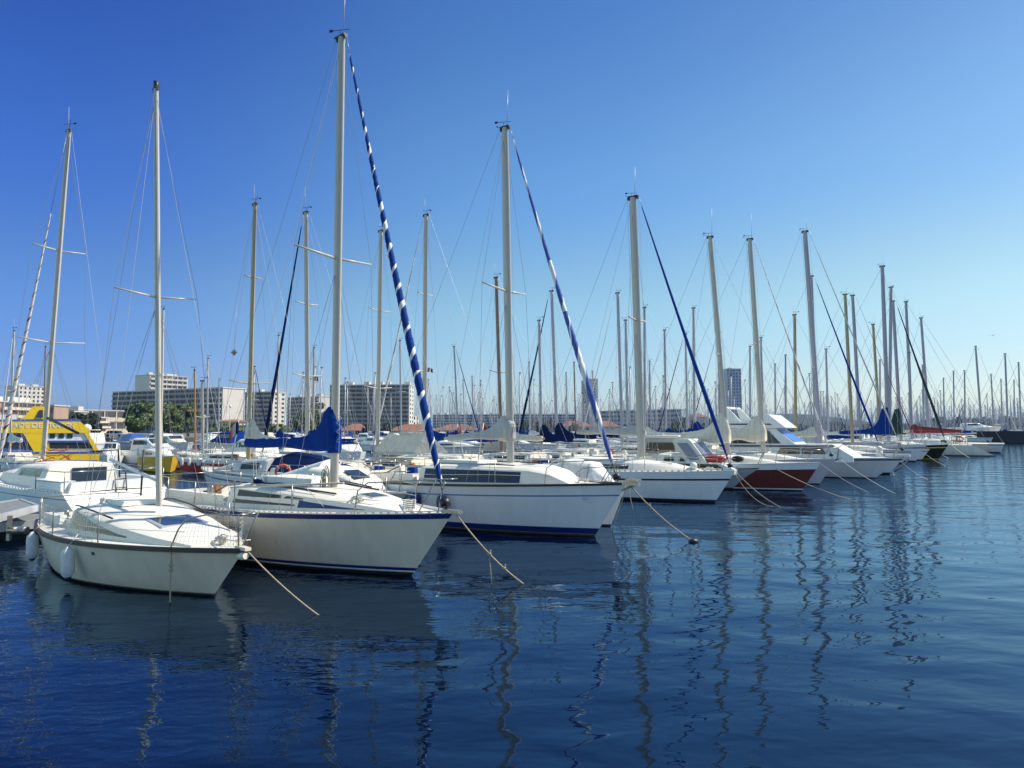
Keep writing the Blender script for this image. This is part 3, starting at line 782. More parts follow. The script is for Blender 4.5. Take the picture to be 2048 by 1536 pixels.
# ---- third boat: white sloop, blue boot stripe, black window band
def boat_white():
    H = Hull(9.8, 3.35, 1.38, 1.14, ov=.92, ovs=.3, sw=.74, um=.58, p=1.95)
    b = Boat('sailboat', 'white sloop with wide blue boot stripe, thin side line and black cabin window band', 'sailboat', H, (1252, 969), -37)
    r = b.root
    b.parts([(0, -.5, 0), (0, .045, 1), (0, .065, 4), (0, .22, 2), (.4, 0, 0), (.6, 0, 0), (.78, 0, 0), (.81, 0, 3), (1, 0, 0)], ['gel_white', 'antifoul_brown', 'navy', 'side_line', 'scum'], 'deck_white')
    solid_rail(r, H, w=.05, h=.06, dz=.015)
    C = Cabin(H, [(1.45, .42, .36, .03), (1.95, .66, .56, .30), (2.5, .85, .74, .42), (4.0, 1.08, .95, .48), (6.1, 1.16, 1.02, .50), (6.25, 1.12, .98, .47)])
    C.mesh(camber=.09).build('cabin', 'deck_white', r)
    mb = MB()
    for sd in (-1, 1): C.strip(mb, 2.7, 6.0, .14, .80, sd, v0b=.12, v1b=.86, n=10)
    w_ = mb.build('window_band', 'navy_dark', r)
    for a0, a1 in ((3.0, 3.7), (4.1, 4.8), (5.1, 5.7)):
        for sd in (-1, 1):
            mb = MB(); C.strip(mb, a0, a1, .34, .68, sd, th=.016); mb.build('pane', 'window', w_)
    hatch(r, H, C, 2.7, .5, .45)
    mb = MB(); z = H.sheer(5.5) + .54; mb.box((H.X(5.3), 0, z + .05), (1.6, 1.0, .12), top=.94); mb.build('companionway_slide', 'deck_white', r)
    mb = MB()
    for sd in (-1, 1): mb.tube([C.pt(3.0 + .45 * i, 1, sd, -.12) + Vector((0, 0, .08)) for i in range(7)], .018, 6)
    mb.build('handrail', 'dark_rail', r)
    cockpit(r, H, 6.4, 9.4, 1.05, .28)
    for sd in (-1, 1): winch(r, H.X(5.8), sd * .75, H.sheer(5.8) + .52)
    mast_set(r, H, **mastpx(b, (1021, 925), (1010, 256)), mm='mast_white', w=.095, spreaders=((.50, 1.05),), an=1.15, wr=.006,
             genoa=(.085, 'sail_faded', 'sail_white', 7, .97, .05, .30), boom=dict(z=2.58, len=2.4, lift=-.10, cover='cloth_grey', hump=.42, hl=.9, th=.085), abow=.2, sweep=.1)
    pulpit(r, H, h=.6, la=1.9); pushpit(r, H); clutter(r, H, 23, 8); coil(r, H.X(1.3), .1, H.sheer(1.3) + .05)
    lifelines(r, H, [3.2, 4.9, 6.5, 7.9], h=.6, la=1.9)
    mb = MB(); mb.box((H.X(-.08), 0, H.fb + .03), (.55, .16, .09)); mb.tube([(H.X(-.25), 0, H.fb + .0), (H.X(.15), 0, H.fb - .16), (H.X(.4), 0, H.fb - .26)], .03, 6)
    mb.box((H.X(-.2), 0, H.fb + .12), (.3, .3, .05)); mb.build('anchor', 'steel', r)
    MB().box(H.side(.95, 1.0, -1, .004), (.12, .006, .08), rz=R(-15)).build('emblem', 'deck_grey', r)
    for a, lab in ((5.65, 'navy cloth-covered fender hanging on the white blue-striped sloop, the left of two'), (4.7, 'navy cloth-covered fender hanging right behind the large cream sloop bow')):
        q = H.side(a, .9, -1, .15); fender(b.w(a, q.y, 1.0), .62, .15, lab, m='navy', top=b.w(a, -(H.hb(a) - .05), H.sheer(a) + .1))
    bw = b.w(-.15, 0, H.fb - .05)
    rope_line(bw, at(1387, 1083, 0), .10, .016, 'mooring line from the bow of the white blue-striped sloop down to a small dark float', knots=(.33,))
    MB_ = MB().sphere((0, 0, 0), .09, 8, sc=(1.4, 1, .8)); f = MB_.build('mooring_float', 'plastic_black'); f.location = at(1387, 1083, .02); tag(f, 'small dark float at the end of the white blue-striped sloop mooring line', 'float')
    rope_line(b.w(.05, .1, H.fb - .1), at(1204, 1060, 0) + Vector((.25, -.15, 0)), .02, .009, 'yellowish line falling from the bow roller of the white blue-striped sloop')
    rope_line(b.w(.0, .12, H.fb - .1), at(1266, 1019, 0), .0, .010, 'short pale line dropping beside the stem of the white blue-striped sloop', m='rope_white')
boat_white()

# ---- fourth: white sloop with a dark blue line, blue furled jib, thick mast
def boat_fourth():
    H = Hull(9.8, 3.2, 1.22, 1.02, ov=.8, ovs=.3, sw=.72, um=.58, p=1.95)
    b = Boat('sailboat', 'white sloop with a thick grey mast, plain blue furled jib and thin navy side line', 'sailboat', H, (1470, 942), -38)
    r = b.root
    b.parts([(0, -.5, 0), (0, .05, 1), (0, .10, 2), (.4, 0, 0), (.7, 0, 0), (.76, 0, 2), (.80, 0, 0), (1, 0, 0)], ['gel_white', 'antifoul', 'navy_dark'], 'deck_white')
    perforated_rail(r, H, pitch=.22, hh=.06)
    C = Cabin(H, [(1.3, .35, .2, .03), (2.6, .75, .5, .22), (3.8, .95, .7, .34), (5.6, 1.1, .84, .42), (7.0, 1.15, .9, .48), (7.1, 1.1, .88, .46)])
    C.mesh(camber=.1).build('cabin', 'deck_white', r)
    mb = MB()
    for sd in (-1, 1): C.strip(mb, 4.0, 6.9, .25, .7, sd, n=8)
    mb.build('cabin_window', 'window_brown', r)
    hatch(r, H, C, 2.4, .5, .5)
    cockpit(r, H, 7.2, 9.3, 1.0, .28)
    for sd in (-1, 1): winch(r, H.X(6.7), sd * .75, H.sheer(7) + .55)
    MB().sphere((H.X(1.55), -.15, H.sheer(1.5) + .19), .15, 10).build('deck_vent', 'rubber_white', r)
    mast_set(r, H, **mastpx(b, (1283, 912), (1266, 395)), mm='mast_white', w=.135, spreaders=((.515, .75),), an=1.3, wr=.007,
             genoa=(.08, 'sail_blue_plain' if 'sail_blue_plain' in MATS else 'cloth_blue', 'cloth_blue', 0, .97, .04, .3), boom=dict(z=2.62, len=2.9, lift=.03, cover='cloth_grey', hump=.15, hl=.8, th=.085), abow=.12)
    clutter(r, H, 24, 8); coil(r, H.X(1.0), .1, H.sheer(1) + .05)
    pulpit(r, H, h=.6, la=1.7, r=.015); pushpit(r, H); lifelines(r, H, [3.1, 4.9, 6.8], h=.6, la=1.7)
    g = 'mooring lines of the white thick-masted sloop'
    rope_line(b.w(-.05, 0, H.fb - .05), at(1562, 1015, 0), .12, .017, 'upper of the two mooring lines from the white thick-masted sloop', group=g)
    rope_line(b.w(-.02, -.1, H.fb - .08), at(1555, 1012, 0) + Vector((-.2, -.1, 0)), .30, .014, 'slacker lower of the two mooring lines from the white thick-masted sloop', group=g)
boat_fourth()
# ------------------------------------------------------------------ helpers for deckhouses measured from the photo
def house(b, pxs, half, name, m, parent=None, inset=0.0, y0=None):
    """side profile given in photo pixels on the starboard side plane, extruded across to port"""
    pts = []
    for px, py in pxs:
        a, z = b.loc(px, py, -half); pts.append((b.H.X(a), z))
    n = len(pts); zc = min(p[1] for p in pts); zt = max(p[1] for p in pts)
    k = lambda z: half - inset * (z - zc) / max(zt - zc, .01)
    vs = [(x, -k(z), z) for x, z in pts] + [(x, k(z), z) for x, z in pts]
    fs = [(i, (i + 1) % n, (i + 1) % n + n, i + n) for i in range(n)] + [tuple(reversed(range(n))), tuple(range(n, 2 * n))]
    return MB().add(vs, fs).build(name, m, parent or b.root)
def side_pane(b, pxs, half, name, m, parent=None, th=.012, both=True):
    pts = []
    for px, py in pxs:
        a, z = b.loc(px, py, -half); pts.append((b.H.X(a), z))
    for sd in ((-1, 1) if both else (-1,)):
        MB().prism([(x, sd * (half + .002), z) for x, z in pts], (0, sd * th, 0)).build(name, m, parent or b.root)
def front_pane(b, p0, p1, half, w, name, m, parent=None, off=.012):
    """pane on a raking front face that runs between two photo pixels of the starboard profile"""
    a0, z0 = b.loc(*p0, -half); a1, z1 = b.loc(*p1, -half); A = Vector((b.H.X(a0), 0, z0)); B = Vector((b.H.X(a1), 0, z1))
    n = Vector((-(B - A).z, 0, (B - A).x)).normalized()
    if n.x < 0: n = -n
    A += n * off; B += n * off
    return MB().prism([A + Vector((0, -w, 0)), A + Vector((0, w, 0)), B + Vector((0, w, 0)), B + Vector((0, -w, 0))], n * .01).build(name, m, parent or b.root)
HB = {'white': ['gel_white', 'antifoul', 'navy', 'gel_white'], 'cream': ['gel_cream', 'antifoul_brown', 'gel_cream', 'gel_cream'], 'navy': ['navy', 'antifoul', 'gel_white', 'navy'],
      'grey': ['gel_grey', 'antifoul', 'navy', 'gel_grey'], 'black': ['black_gel', 'antifoul', 'ferry_yellow', 'black_gel'], 'red': ['red_gel', 'antifoul', 'gel_white', 'gel_white'],
      'yellow': ['yellow_gel', 'antifoul', 'yellow_gel', 'yellow_gel'], 'brightred': ['red_bright', 'antifoul', 'gel_white', 'gel_white'], 'pink': ['gel_pink', 'antifoul', 'gel_pink', 'gel_pink'], 'plain': ['gel_white', 'antifoul', 'gel_white', 'gel_white']}
def bands(detail=1, stripe=True):
    r = [(0, -.4, 0), (0, .05, 1), (0, .10, 2), (.5, 0, 0), (.78, 0, 0), (.84, 0, 2 if stripe else 0), (1, 0, 3)]
    return r
def sloop(label, mbase, mtop, d, hd=-37, hull='white', mm='mast_grey', genoa=None, cover='cloth_cream', hump=.8, detail=1, L=None, spr=((.5, .8),), group=None,
          bow=None, fb=None, an=1.0, jib_t=0, boomz=None, wr=None, stripe=True, jb='sail_white', jr=.08, win='window', gear=True, name='sailboat', boomlen=None, th=.14):
    wr = wr or max(.005, d * .00017)
    top = W(mtop[0], mtop[1], d); Hm = top.z; L = L or max(6.5, min(13, Hm * .74)); fb = fb or .095 * L + .15
    H = Hull(L, L * .325, fb, fb * .82, ov=L * .08, ovs=L * .035, sw=.72)
    am = L * .41
    if bow: b = Boat(name, label, 'sailboat', H, bow, hd, group)
    else:
        base = W(mbase, 900, d); hv = Vector((math.cos(R(hd)), math.sin(R(hd)), 0)); Q = base + hv * am; Q.z = 0
        b = Boat(name, label, 'sailboat', H, None, hd, group, Q=Q)
    r = b.root
    b.parts(bands(stripe=stripe), HB[hull], 'deck_white', N=22 if detail else 14)
    C = Cabin(H, [(L * .16, .2, .12, .03), (L * .3, .55 * L / 9, .38 * L / 9, .26), (L * .42, L * .10, L * .078, .38), (L * .7, L * .118, L * .095, .48), (L * .715, L * .115, L * .09, .46)])
    C.mesh(n=12).build('cabin', 'deck_white', r)
    mb = MB()
    for sd in (-1, 1): C.strip(mb, L * .42, L * .68, .3, .7, sd, n=4)
    mb.build('cabin_window', win, r)
    if detail:
        solid_rail(r, H, w=.04, h=.05, dz=.01, m='alu' if hull != 'cream' else 'teak')
        pulpit(r, H, la=L * .17, r=max(.013, wr * 1.3)); pushpit(r, H, r=max(.013, wr * 1.3)); lifelines(r, H, [L * .35, L * .55, L * .75], la=L * .17, wr=wr, two=d < 45)
        cockpit(r, H, L * .72, L * .94, L * .1, .26)
        if gear: clutter(r, H, int(d * 13 + mtop[0]))
    a_top, z_top = b.loc(*mtop)
    if bow:
        a_b, _ = b.loc(mbase, 900); am = a_b
    zb = H.sheer(am) + interp(C.st, am)[2] + .03
    lean = max(-.6, min(.9, a_top - am))
    w = max(.07, .0075 * Hm)
    g = None
    if genoa: g = (jr, genoa, jb, jib_t, .96, .05, .3)
    bo = None
    if cover is not False: bo = dict(z=boomz or zb + .85, len=boomlen or L * .34, lift=.05, cover=cover, hump=hump, hl=1.2, th=th, topping=d < 50, bm=mm, sheet=d < 60)
    mast_set(r, H, am=am, zb=zb, ht=Hm, rake=lean, mm=mm, w=w, spreaders=spr, an=an, vane=d < 90, wr=wr, genoa=g, boom=bo, detail=1 if d < 55 else 0, split=d < 45, abow=.15)
    return b

def pontoon():
    rv = Vector((math.cos(R(52.5)), math.sin(R(52.5)), 0)); nv = Vector((-rv.y, rv.x, 0)); O = Vector((-1.14, 12.4, 0))
    t = thing('pontoon', 'long floating pontoon of grey planks with pale aluminium edges behind the boat sterns', 'pontoon', O + nv * 11.4, R(52.5))
    mb = MB(); mb.box((50, .9, .42), (130, 1.7, .06)); mb.build('decking', 'planks', t)
    mb = MB()
    for y in (.0, 1.8): mb.box((50, y, .36), (130, .08, .22))
    mb.box((-15.03, .9, .36), (.08, 1.9, .22)); mb.build('edge_beam', 'alu', t)
    for i in range(14):
        MB().box((-13 + i * 9.5, .9, .05), (2.4, 1.5, .45)).build('float', 'concrete_dark', t)
    # raised boarding ramp at the left
    t = thing('gangway', 'narrow boarding ramp of grey slats with pale side beams, raised above the pontoon', 'gangway', (0, 0, 0))
    P = [at(-60, 1014, .86), at(40, 999, .86), at(74, 1011, .86), at(-60, 1046, .86)]
    MB().prism([p - Vector((0, 0, .05)) for p in P], (0, 0, .05)).build('slats', 'planks', t)
    mb = MB()
    for a, c in ((P[0], P[1]), (P[3], P[2]), (P[1], P[2])):
        dd = c - a; l = dd.length; mb.box((a + c) / 2 - Vector((0, 0, .06)), (l + .06, .07, .17), rz=math.atan2(dd.y, dd.x))
    mb.build('side_beam', 'alu', t)
    for k in (.35, .9):
        mb = MB(); p = P[3].lerp(P[2], k) + Vector((.1, .25, -.3)); mb.box(p, (.07, .07, .55)); mb.tube([p + Vector((0, 0, -.05)), p + Vector((.4, 0, -.05))], .09, 10); mb.build('support', 'steel', t)
pontoon()

# ---- white motor sailer lying stern-to on the left
def boat_left():
    H = Hull(9.4, 3.3, 1.18, .98, ov=.9, ovs=-.75, sw=.86, um=.55)
    base = W(87, 915, 22.2); hv = Vector((math.cos(R(146)), math.sin(R(146)), 0))
    b = Boat('sailboat', 'big white motor sailer lying stern-on at the left, tall white mast and dark wheelhouse door', 'sailboat', H, None, 146, Q=base + hv * 4.2)
    r = b.root
    b.parts([(0, -.4, 0), (0, .06, 1), (.5, 0, 0), (.82, 0, 0), (.85, 0, 2), (1, 0, 0)], ['gel_white', 'antifoul', 'side_line'], 'deck_white')
    perforated_rail(r, H, pitch=.2, hh=.06)
    C = Cabin(H, [(1.8, .35, .25, .05), (3.0, .85, .7, .25), (4.3, 1.1, .9, .35), (4.6, 1.15, .95, .34), (5.2, 1.18, .95, .60), (7.0, 1.15, .95, .66), (7.1, 1.1, .9, .62)])
    C.mesh(camber=.1).build('wheelhouse', 'deck_white', r)
    mb = MB()
    for sd in (-1, 1): C.strip(mb, 5.3, 6.8, .5, .85, sd)
    mb.box((H.X(7.13), -.2, H.sheer(7) + .32), (.02, 1.0, .50)); mb.build('wheelhouse_window', 'window_blue', r)
    mb = MB(); x = H.X(9.35); z = H.sheer(9.3)
    for sd in (-1, 1): mb.box((H.X(8.2), sd * 1.2, z + .16), (2.0, .4, .34), top=.95)
    mb.box((H.X(9.15), 0, z + .14), (.35, 2.5, .3), top=.94); mb.build('cockpit_coaming', 'gel_white', r)
    mb = MB()
    for y in (-.25, .05): mb.tube([(H.X(9.55), y, .4), (H.X(9.3), y, 1.5)], .018, 6)
    for k in range(4): mb.tube([(H.X(9.52 - .07 * k), -.25, .55 + .25 * k), (H.X(9.52 - .07 * k), .05, .55 + .25 * k)], .016, 6)
    mb.build('ladder', 'plastic_black', r)
    mast_set(r, H, **mastpx(b, (86, 918), (138, 262)), mm='mast_white', w=.085, spreaders=((.35, 1.0), (.63, .8)), an=.9, wr=.006,
             genoa=(.075, 'sail_white', 'cloth_red', 20, .79, .04, .12), boom=dict(z=3.15, len=2.3, lift=-.5, cover=None, bm='plastic_black', sheet=False), frac=.99)
    mb = MB(); gr = random.Random(8)
    for i in range(9):
        c = Vector((H.X(4.6) + gr.uniform(-.3, .3), gr.uniform(-.5, .3), H.sheer(4) + .75 + gr.uniform(-.15, .35)))
        mb.tube([c + Vector((gr.uniform(-.3, .3), gr.uniform(-.3, .3), gr.uniform(-.2, .2))) for _ in range(4)], .014, 5)
    mb.build('red_lines', 'cloth_red', r)
    pulpit(r, H, h=.6, la=1.8); pushpit(r, H, h=.6, la=1.6); lifelines(r, H, [3.4, 5.2], h=.6, la=1.8, lb=1.6)
    MB().tube([(H.X(8.2), -.6, z + .3), (H.X(8.15), -.55, z + 1.15), (H.X(8.3), .3, z + 1.12)], .03, 6).build('stern_arch', 'plastic_black', r)
boat_left()

# ---- small pocket cruiser whose lit front shows behind the cream sloop
def pocket():
    H = Hull(6.2, 2.3, 1.0, .85, ov=.5, ovs=.1, sw=.85)
    b = Boat('motorboat', 'small white cabin boat with dark front window and canvas cover, behind the large cream sloop', 'motorboat', H, (812, 985), -37)
    r = b.root; b.parts(bands(), HB['grey'], 'deck_white', 20)
    C = Cabin(H, [(1.0, .3, .2, .05), (1.5, .6, .5, .28), (2.4, .85, .7, .62), (3.4, .95, .8, .7), (3.5, .9, .78, .66)])
    C.mesh(camber=.05).build('cabin', 'deck_white', r)
    z0 = H.sheer(2); A = Vector((H.X(1.65), 0, z0 + .40)); B = Vector((H.X(2.2), 0, z0 + .60))
    MB().prism([A + Vector((0, -.42, 0)), A + Vector((0, .1, 0)), B + Vector((0, .1, 0)), B + Vector((0, -.42, 0))], (.02, 0, .03)).build('cabin_window', 'window_blue', r)
    C2 = Cabin(H, [(3.4, .8, .4, .8), (4.4, .85, .4, .6), (5.8, .8, .4, .3)]); C2.mesh(camber=.15).build('canvas_cover', 'cloth_white', r)
    pulpit(r, H, la=1.2); solid_rail(r, H, m='alu')
    for k, x in ((0, 727), (1, 738)):
        p = at(x, 972, 1.0); fender(at(x, 968, 1.05), .5, .06, ('left' if k == 0 else 'right') + ' one of two slim white fenders standing between the two cream-and-white sloops', top=at(x, 968, 1.05) + Vector((0, 0, .25)))
pocket()

# ---- boat with the white canvas sprayhood between the two white sloops
def canopy_boat():
    H = Hull(7.4, 2.8, 1.15, .95, ov=.5, ovs=.1, sw=.86)
    b = Boat('motorboat', 'white motorboat under a large angular white canvas hood, between the two white sloops', 'motorboat', H, (1251, 973), -37)
    r = b.root; b.parts(bands(stripe=False), HB['plain'], 'deck_white', 20)
    C = Cabin(H, [(.9, .3, .2, .05), (2.2, .9, .75, .30), (3.4, 1.05, .9, .35), (3.5, 1.0, .85, .3)]); C.mesh().build('cabin', 'deck_white', r)
    Hd = Cabin(H, [(.35, .22, .1, .08), (.95, .62, .35, .66), (1.75, .9, .5, .78), (2.5, 1.05, .7, .45), (3.0, 1.05, .8, .25)])
    Hd.mesh(camber=.04).build('canvas_hood', 'cloth_white', r)
    mb = MB()
    for sd in (-1, 1): Hd.strip(mb, 1.2, 2.4, .05, .25, sd)
    mb.build('side_window', 'cloth_grey', r)
    mb = MB()
    for a in (.96, 1.74, 2.5): mb.tube([Hd.pt(a, v, sd, .015) for sd, v in ((-1, 0), (-1, .5), (-1, 1), (1, 1), (1, .5), (1, 0))], .014, 5)
    mb.build('hood_frame', 'steel', r)
    pulpit(r, H, la=1.3); solid_rail(r, H, m='alu')
canopy_boat()

# ---- motor sailer with the big framed windscreen
def windscreen_boat():
    H = Hull(10.4, 3.4, 1.05, .80, ov=1.3, ovs=.3, sw=.78)
    b = Boat('motorboat', 'white motor cruiser with a large framed windscreen, upswept bow and brown side windows', 'motorboat', H, (1542, 935), -33)
    r = b.root; b.parts([(0, -.4, 0), (0, .08, 1), (.5, 0, 0), (.9, 0, 0), (1, -.05, 0), (1, 0, 2)], ['gel_grey', 'antifoul_brown', 'teak'], 'deck_white', 24)
    house(b, [(1338, 950), (1338, 925), (1440, 928), (1468, 940), (1468, 950)], 1.25, 'cabin', 'gel_white', inset=.1)
    side_pane(b, [(1342, 939), (1345, 926), (1434, 929), (1447, 938)], 1.24, 'side_window', 'window_brown')
    house(b, [(1374, 928), (1344, 884), (1348, 878), (1375, 878), (1382, 884), (1414, 926)], 1.0, 'wheelhouse', 'deck_white', inset=.08)
    front_pane(b, (1410, 918), (1384, 886), .95, .8, 'windscreen', 'glass_pale')
    side_pane(b, [(1380, 921), (1354, 886), (1374, 886), (1400, 919)], .99, 'side_pane', 'glass_pale')
    pulpit(r, H, h=.65, la=2.2, r=.02); lifelines(r, H, [3.8, 5.6, 7.4], la=2.2, wr=.008); clutter(r, H, 4)
    p = b.w(2.3, -.7, H.sheer(2) + .42)
    t = thing('fender', 'bright red fender lying along the rail of the white motor cruiser', 'fender', p, b.hd + R(10), 'fenders hanging along the hulls')
    MB().tube([(-.5, 0, 0), (-.42, 0, 0), (-.2, 0, 0), (.25, 0, 0), (.42, 0, 0), (.5, 0, 0)], [.05, .12, .17, .17, .12, .05], 12).build('fender_body', 'red_bright', t)
    MB().tube([(.5, 0, 0), (.6, 0, .1), (.62, 0, .28)], .012, 5).build('fender_rope', 'rope_white', t)
    MB().sphere((H.X(1.4), -.3, H.sheer(1) + .4), .22, 8, sc=(1.3, .8, .7)).build('anchor_winch_cover', 'cloth_black', r)
windscreen_boat()

# ---- red hull and the pinkish one
b6 = sloop('dark red and white sloop with a beige sail cover and perforated rail', 1456, (1420, 468), 31.5, hd=-36, hull='red', mm='mast_white', cover='cloth_cream', bow=(1641, 926), fb=1.28, L=10.2, spr=((.45, .55),), wr=.007, hump=.85, win='window_brown', boomlen=2.3, boomz=2.3, an=1.4, th=.22)
b7 = sloop('pinkish white sloop with thin pale furled jib, right beside the dark red one', 1527, (1500, 488), 36, hd=-36, hull='pink', mm='mast_white', cover='cloth_cream', bow=(1672, 918), fb=1.3, L=10.0, spr=((.5, .55),), wr=.007, genoa='sail_white', jb='cloth_grey', jib_t=16, jr=.05, hump=.7, boomlen=2.2, boomz=2.35, an=1.4, th=.24)
for i, (p, q, lab) in enumerate((((1551, 937), (1714, 1004), 'upper of a pair of tan lines from the white motor cruiser bow'), ((1556, 940), (1700, 998), 'lower of a pair of tan lines from the white motor cruiser bow'),
        ((1642, 928), (1738, 985), 'single pale line crossing the water from the dark red sloop bow'), ((1682, 920), (1792, 988), 'pale line from the pinkish sloop bow across the motor yacht hull'),
        ((1800, 922), (1855, 959), 'pale line from the flybridge yacht bow'), ((1843, 902), (1890, 931), 'thin pale line from the white sloop beside the black one'), ((1862, 893), (1896, 916), 'thin pale line down the black hull'), ((1902, 889), (1940, 916), 'thin pale line down the cream scooped stern'))):
    P = at(*p, 1.2); Q = at(*q, 0); rope_line(P, Q, .1, max(.010, P.y * .0004), lab, m='rope_white' if i > 1 else 'rope')

# ---- flybridge motor yacht
def flybridge():
    H = Hull(13.2, 4.2, 1.22, 1.08, ov=1.6, ovs=.1, sw=.88, um=.5, fl=.9, wlk=.8)
    b = Boat('motor_yacht', 'large white flybridge motor yacht with a navy sheer band and blue covered windscreen', 'motor yacht', H, (1812, 915), -37)
    r = b.root; b.parts([(0, -.4, 0), (0, .05, 1), (.5, 0, 0), (.86, 0, 0), (.93, 0, 2), (1, 0, 0)], ['gel_white', 'antifoul', 'navy_dark'], 'deck_white', 26)
    hw = 1.5
    house(b, [(1440, 925), (1440, 888), (1664, 889), (1706, 914), (1706, 925)], hw, 'coachroof', 'gel_white', inset=.12)
    side_pane(b, [(1553, 908), (1561, 896), (1599, 896), (1599, 908)], hw - .03, 'side_window', 'window_brown'); side_pane(b, [(1604, 908), (1604, 896), (1644, 896), (1652, 908)], hw - .03, 'side_window', 'window_brown')
    mb_l = side_pane(b, [(1440, 893), (1440, 890), (1670, 891), (1672, 894)], hw + .0, 'navy_line', 'navy_dark')
    house(b, [(1440, 889), (1440, 858), (1550, 858), (1592, 889)], hw - .15, 'saloon', 'gel_white', inset=.08)
    side_pane(b, [(1528, 887), (1528, 860), (1535, 860), (1562, 887)], hw - .16, 'saloon_window', 'window_blue')
    side_pane(b, [(1462, 887), (1462, 862), (1512, 862), (1512, 887)], hw - .16, 'saloon_window', 'window')
    front_pane(b, (1586, 884), (1553, 860), hw - .15, 1.15, 'windscreen_cover', 'windscreen_blue')
    house(b, [(1440, 857), (1440, 846), (1500, 842), (1526, 828), (1537, 829), (1571, 855), (1545, 857)], hw - .1, 'flybridge', 'gel_white', inset=.0)
    side_pane(b, [(1440, 850), (1440, 847), (1540, 847), (1545, 850)], hw - .1, 'navy_line', 'navy_dark')
    mb = MB()
    for sd in (-1, 1):
        pp = []
        for px, py in ((1481, 845), (1452, 815), (1443, 813), (1455, 845)):
            a, z = b.loc(px, py, -hw); pp.append((H.X(a), sd * (hw - .25), z))
        mb.prism(pp, (0, .12, 0))
    a, z = b.loc(1447, 815, -hw); mb.box((H.X(a), 0, z), (.35, 2 * hw - .4, .12)); mb.build('radar_arch', 'gel_white', r)
    pulpit(r, H, h=.75, la=3.2, r=.022); lifelines(r, H, [5, 7, 9], h=.75, la=3.2, wr=.01)
    MB().box(H.side(2.9, .98, -1, .01), (.5, .03, .07), rz=R(-16)).build('hawse_hole', 'plastic_black', r)
    mb = MB(); mb.tube([(H.X(1.3), 0, H.sheer(1)), (H.X(1.3), 0, H.sheer(1) + .45)], [.2, .16], 10); mb.sphere((H.X(1.3), 0, H.sheer(1) + .45), .2, 8); mb.box((H.X(.4), 0, H.sheer(0) + .1), (1.2, .3, .12)); mb.build('windlass', 'rubber_white', r)
    mb = MB(); mb.tube([(H.X(-.15), .02, 1.15), (H.X(.2), .02, .75), (H.X(.6), .02, .4)], [.04, .05, .05], 6); mb.box((H.X(.7), .02, .3), (.2, .4, .22), top=.5); mb.build('anchor', 'steel', r)
flybridge()

# ---- wheelhouse boat with brown windows behind the fourth sloop
def brownwheel():
    H = Hull(9.0, 3.1, 1.3, 1.1, ov=.6, ovs=.1, sw=.85)
    b = Boat('motorboat', 'pale grey wheelhouse boat with a long row of brown windows, behind the thick-masted sloop', 'motorboat', H, None, -36, Q=W(1402, 900, 38.5))
    r = b.root; b.parts(bands(), HB['grey'], 'deck_white', 20)
    house(b, [(1284, 912), (1290, 876), (1352, 876), (1362, 912)], 1.25, 'wheelhouse', 'gel_grey', inset=.1)
    side_pane(b, [(1291, 905), (1295, 885), (1346, 885), (1351, 905)], 1.23, 'side_window', 'window_brown')
    house(b, [(1282, 876), (1284, 871), (1356, 871), (1358, 876)], 1.35, 'wheelhouse_roof', 'deck_white'); pulpit(r, H, la=1.6); clutter(r, H, 9)
brownwheel()

# ---- row moored on the far side of the pontoon (bows away to the left)
sloop('white sloop with a tan mast, cream bunched sail cover and a star-shaped reflector', 497, (510, 408), 28, hd=143, hull='white', mm='mast_tan', cover='cloth_cream', spr=((.30, .95), (.71, .42)), an=.9, wr=.006, hump=.75)
sloop('grey-hulled sloop with navy furled jib, just left of the large cream sloop mast', 616, (612, 420), 30, hd=143, hull='grey', mm='mast_white', genoa='cloth_navy', jr=.085, cover='cloth_blue', hump=.35, th=.09, spr=((.33, .8), (.62, .65)), an=1.3, wr=.006)
b12 = sloop('white sloop with a big cream awning tented over its boom', 755, (762, 462), 33, hd=143, hull='cream', mm='mast_white', cover=None, spr=((.30, .9), (.64, .75)), an=.5, wr=.006)
sloop('white sloop with pale furled jib slanting down left, small courtesy flag under its spreader', 848, (852, 430), 35, hd=143, hull='white', mm='mast_white', genoa='cloth_grey', jb='sail_white', jib_t=9, jr=.06, cover='cloth_blue', hump=.3, spr=((.34, .95), (.66, .6)), an=1.0, wr=.007)
sloop('sloop with a rusty brown mast and pale bunched sail, right behind the white blue-striped sloop', 1003, (992, 553), 41, hd=143, hull='navy', mm='mast_brown', cover='cloth_cream', spr=((.45, .95),), an=1.0, wr=.007, hump=.9)
sloop('sloop with navy sail cover and thin grey mast, first right of the brown-masted one', 1083, (1078, 640), 45, hd=143, hull='white', mm='mast_grey', cover='cloth_navy', an=0, wr=.008)
sloop('sloop with a navy furled jib slanting left and short white spreaders', 1115, (1103, 580), 48, hd=143, hull='cream', mm='mast_grey', genoa='cloth_navy', jr=.09, cover='cloth_navy', spr=((.49, .55),), an=0, wr=.008)

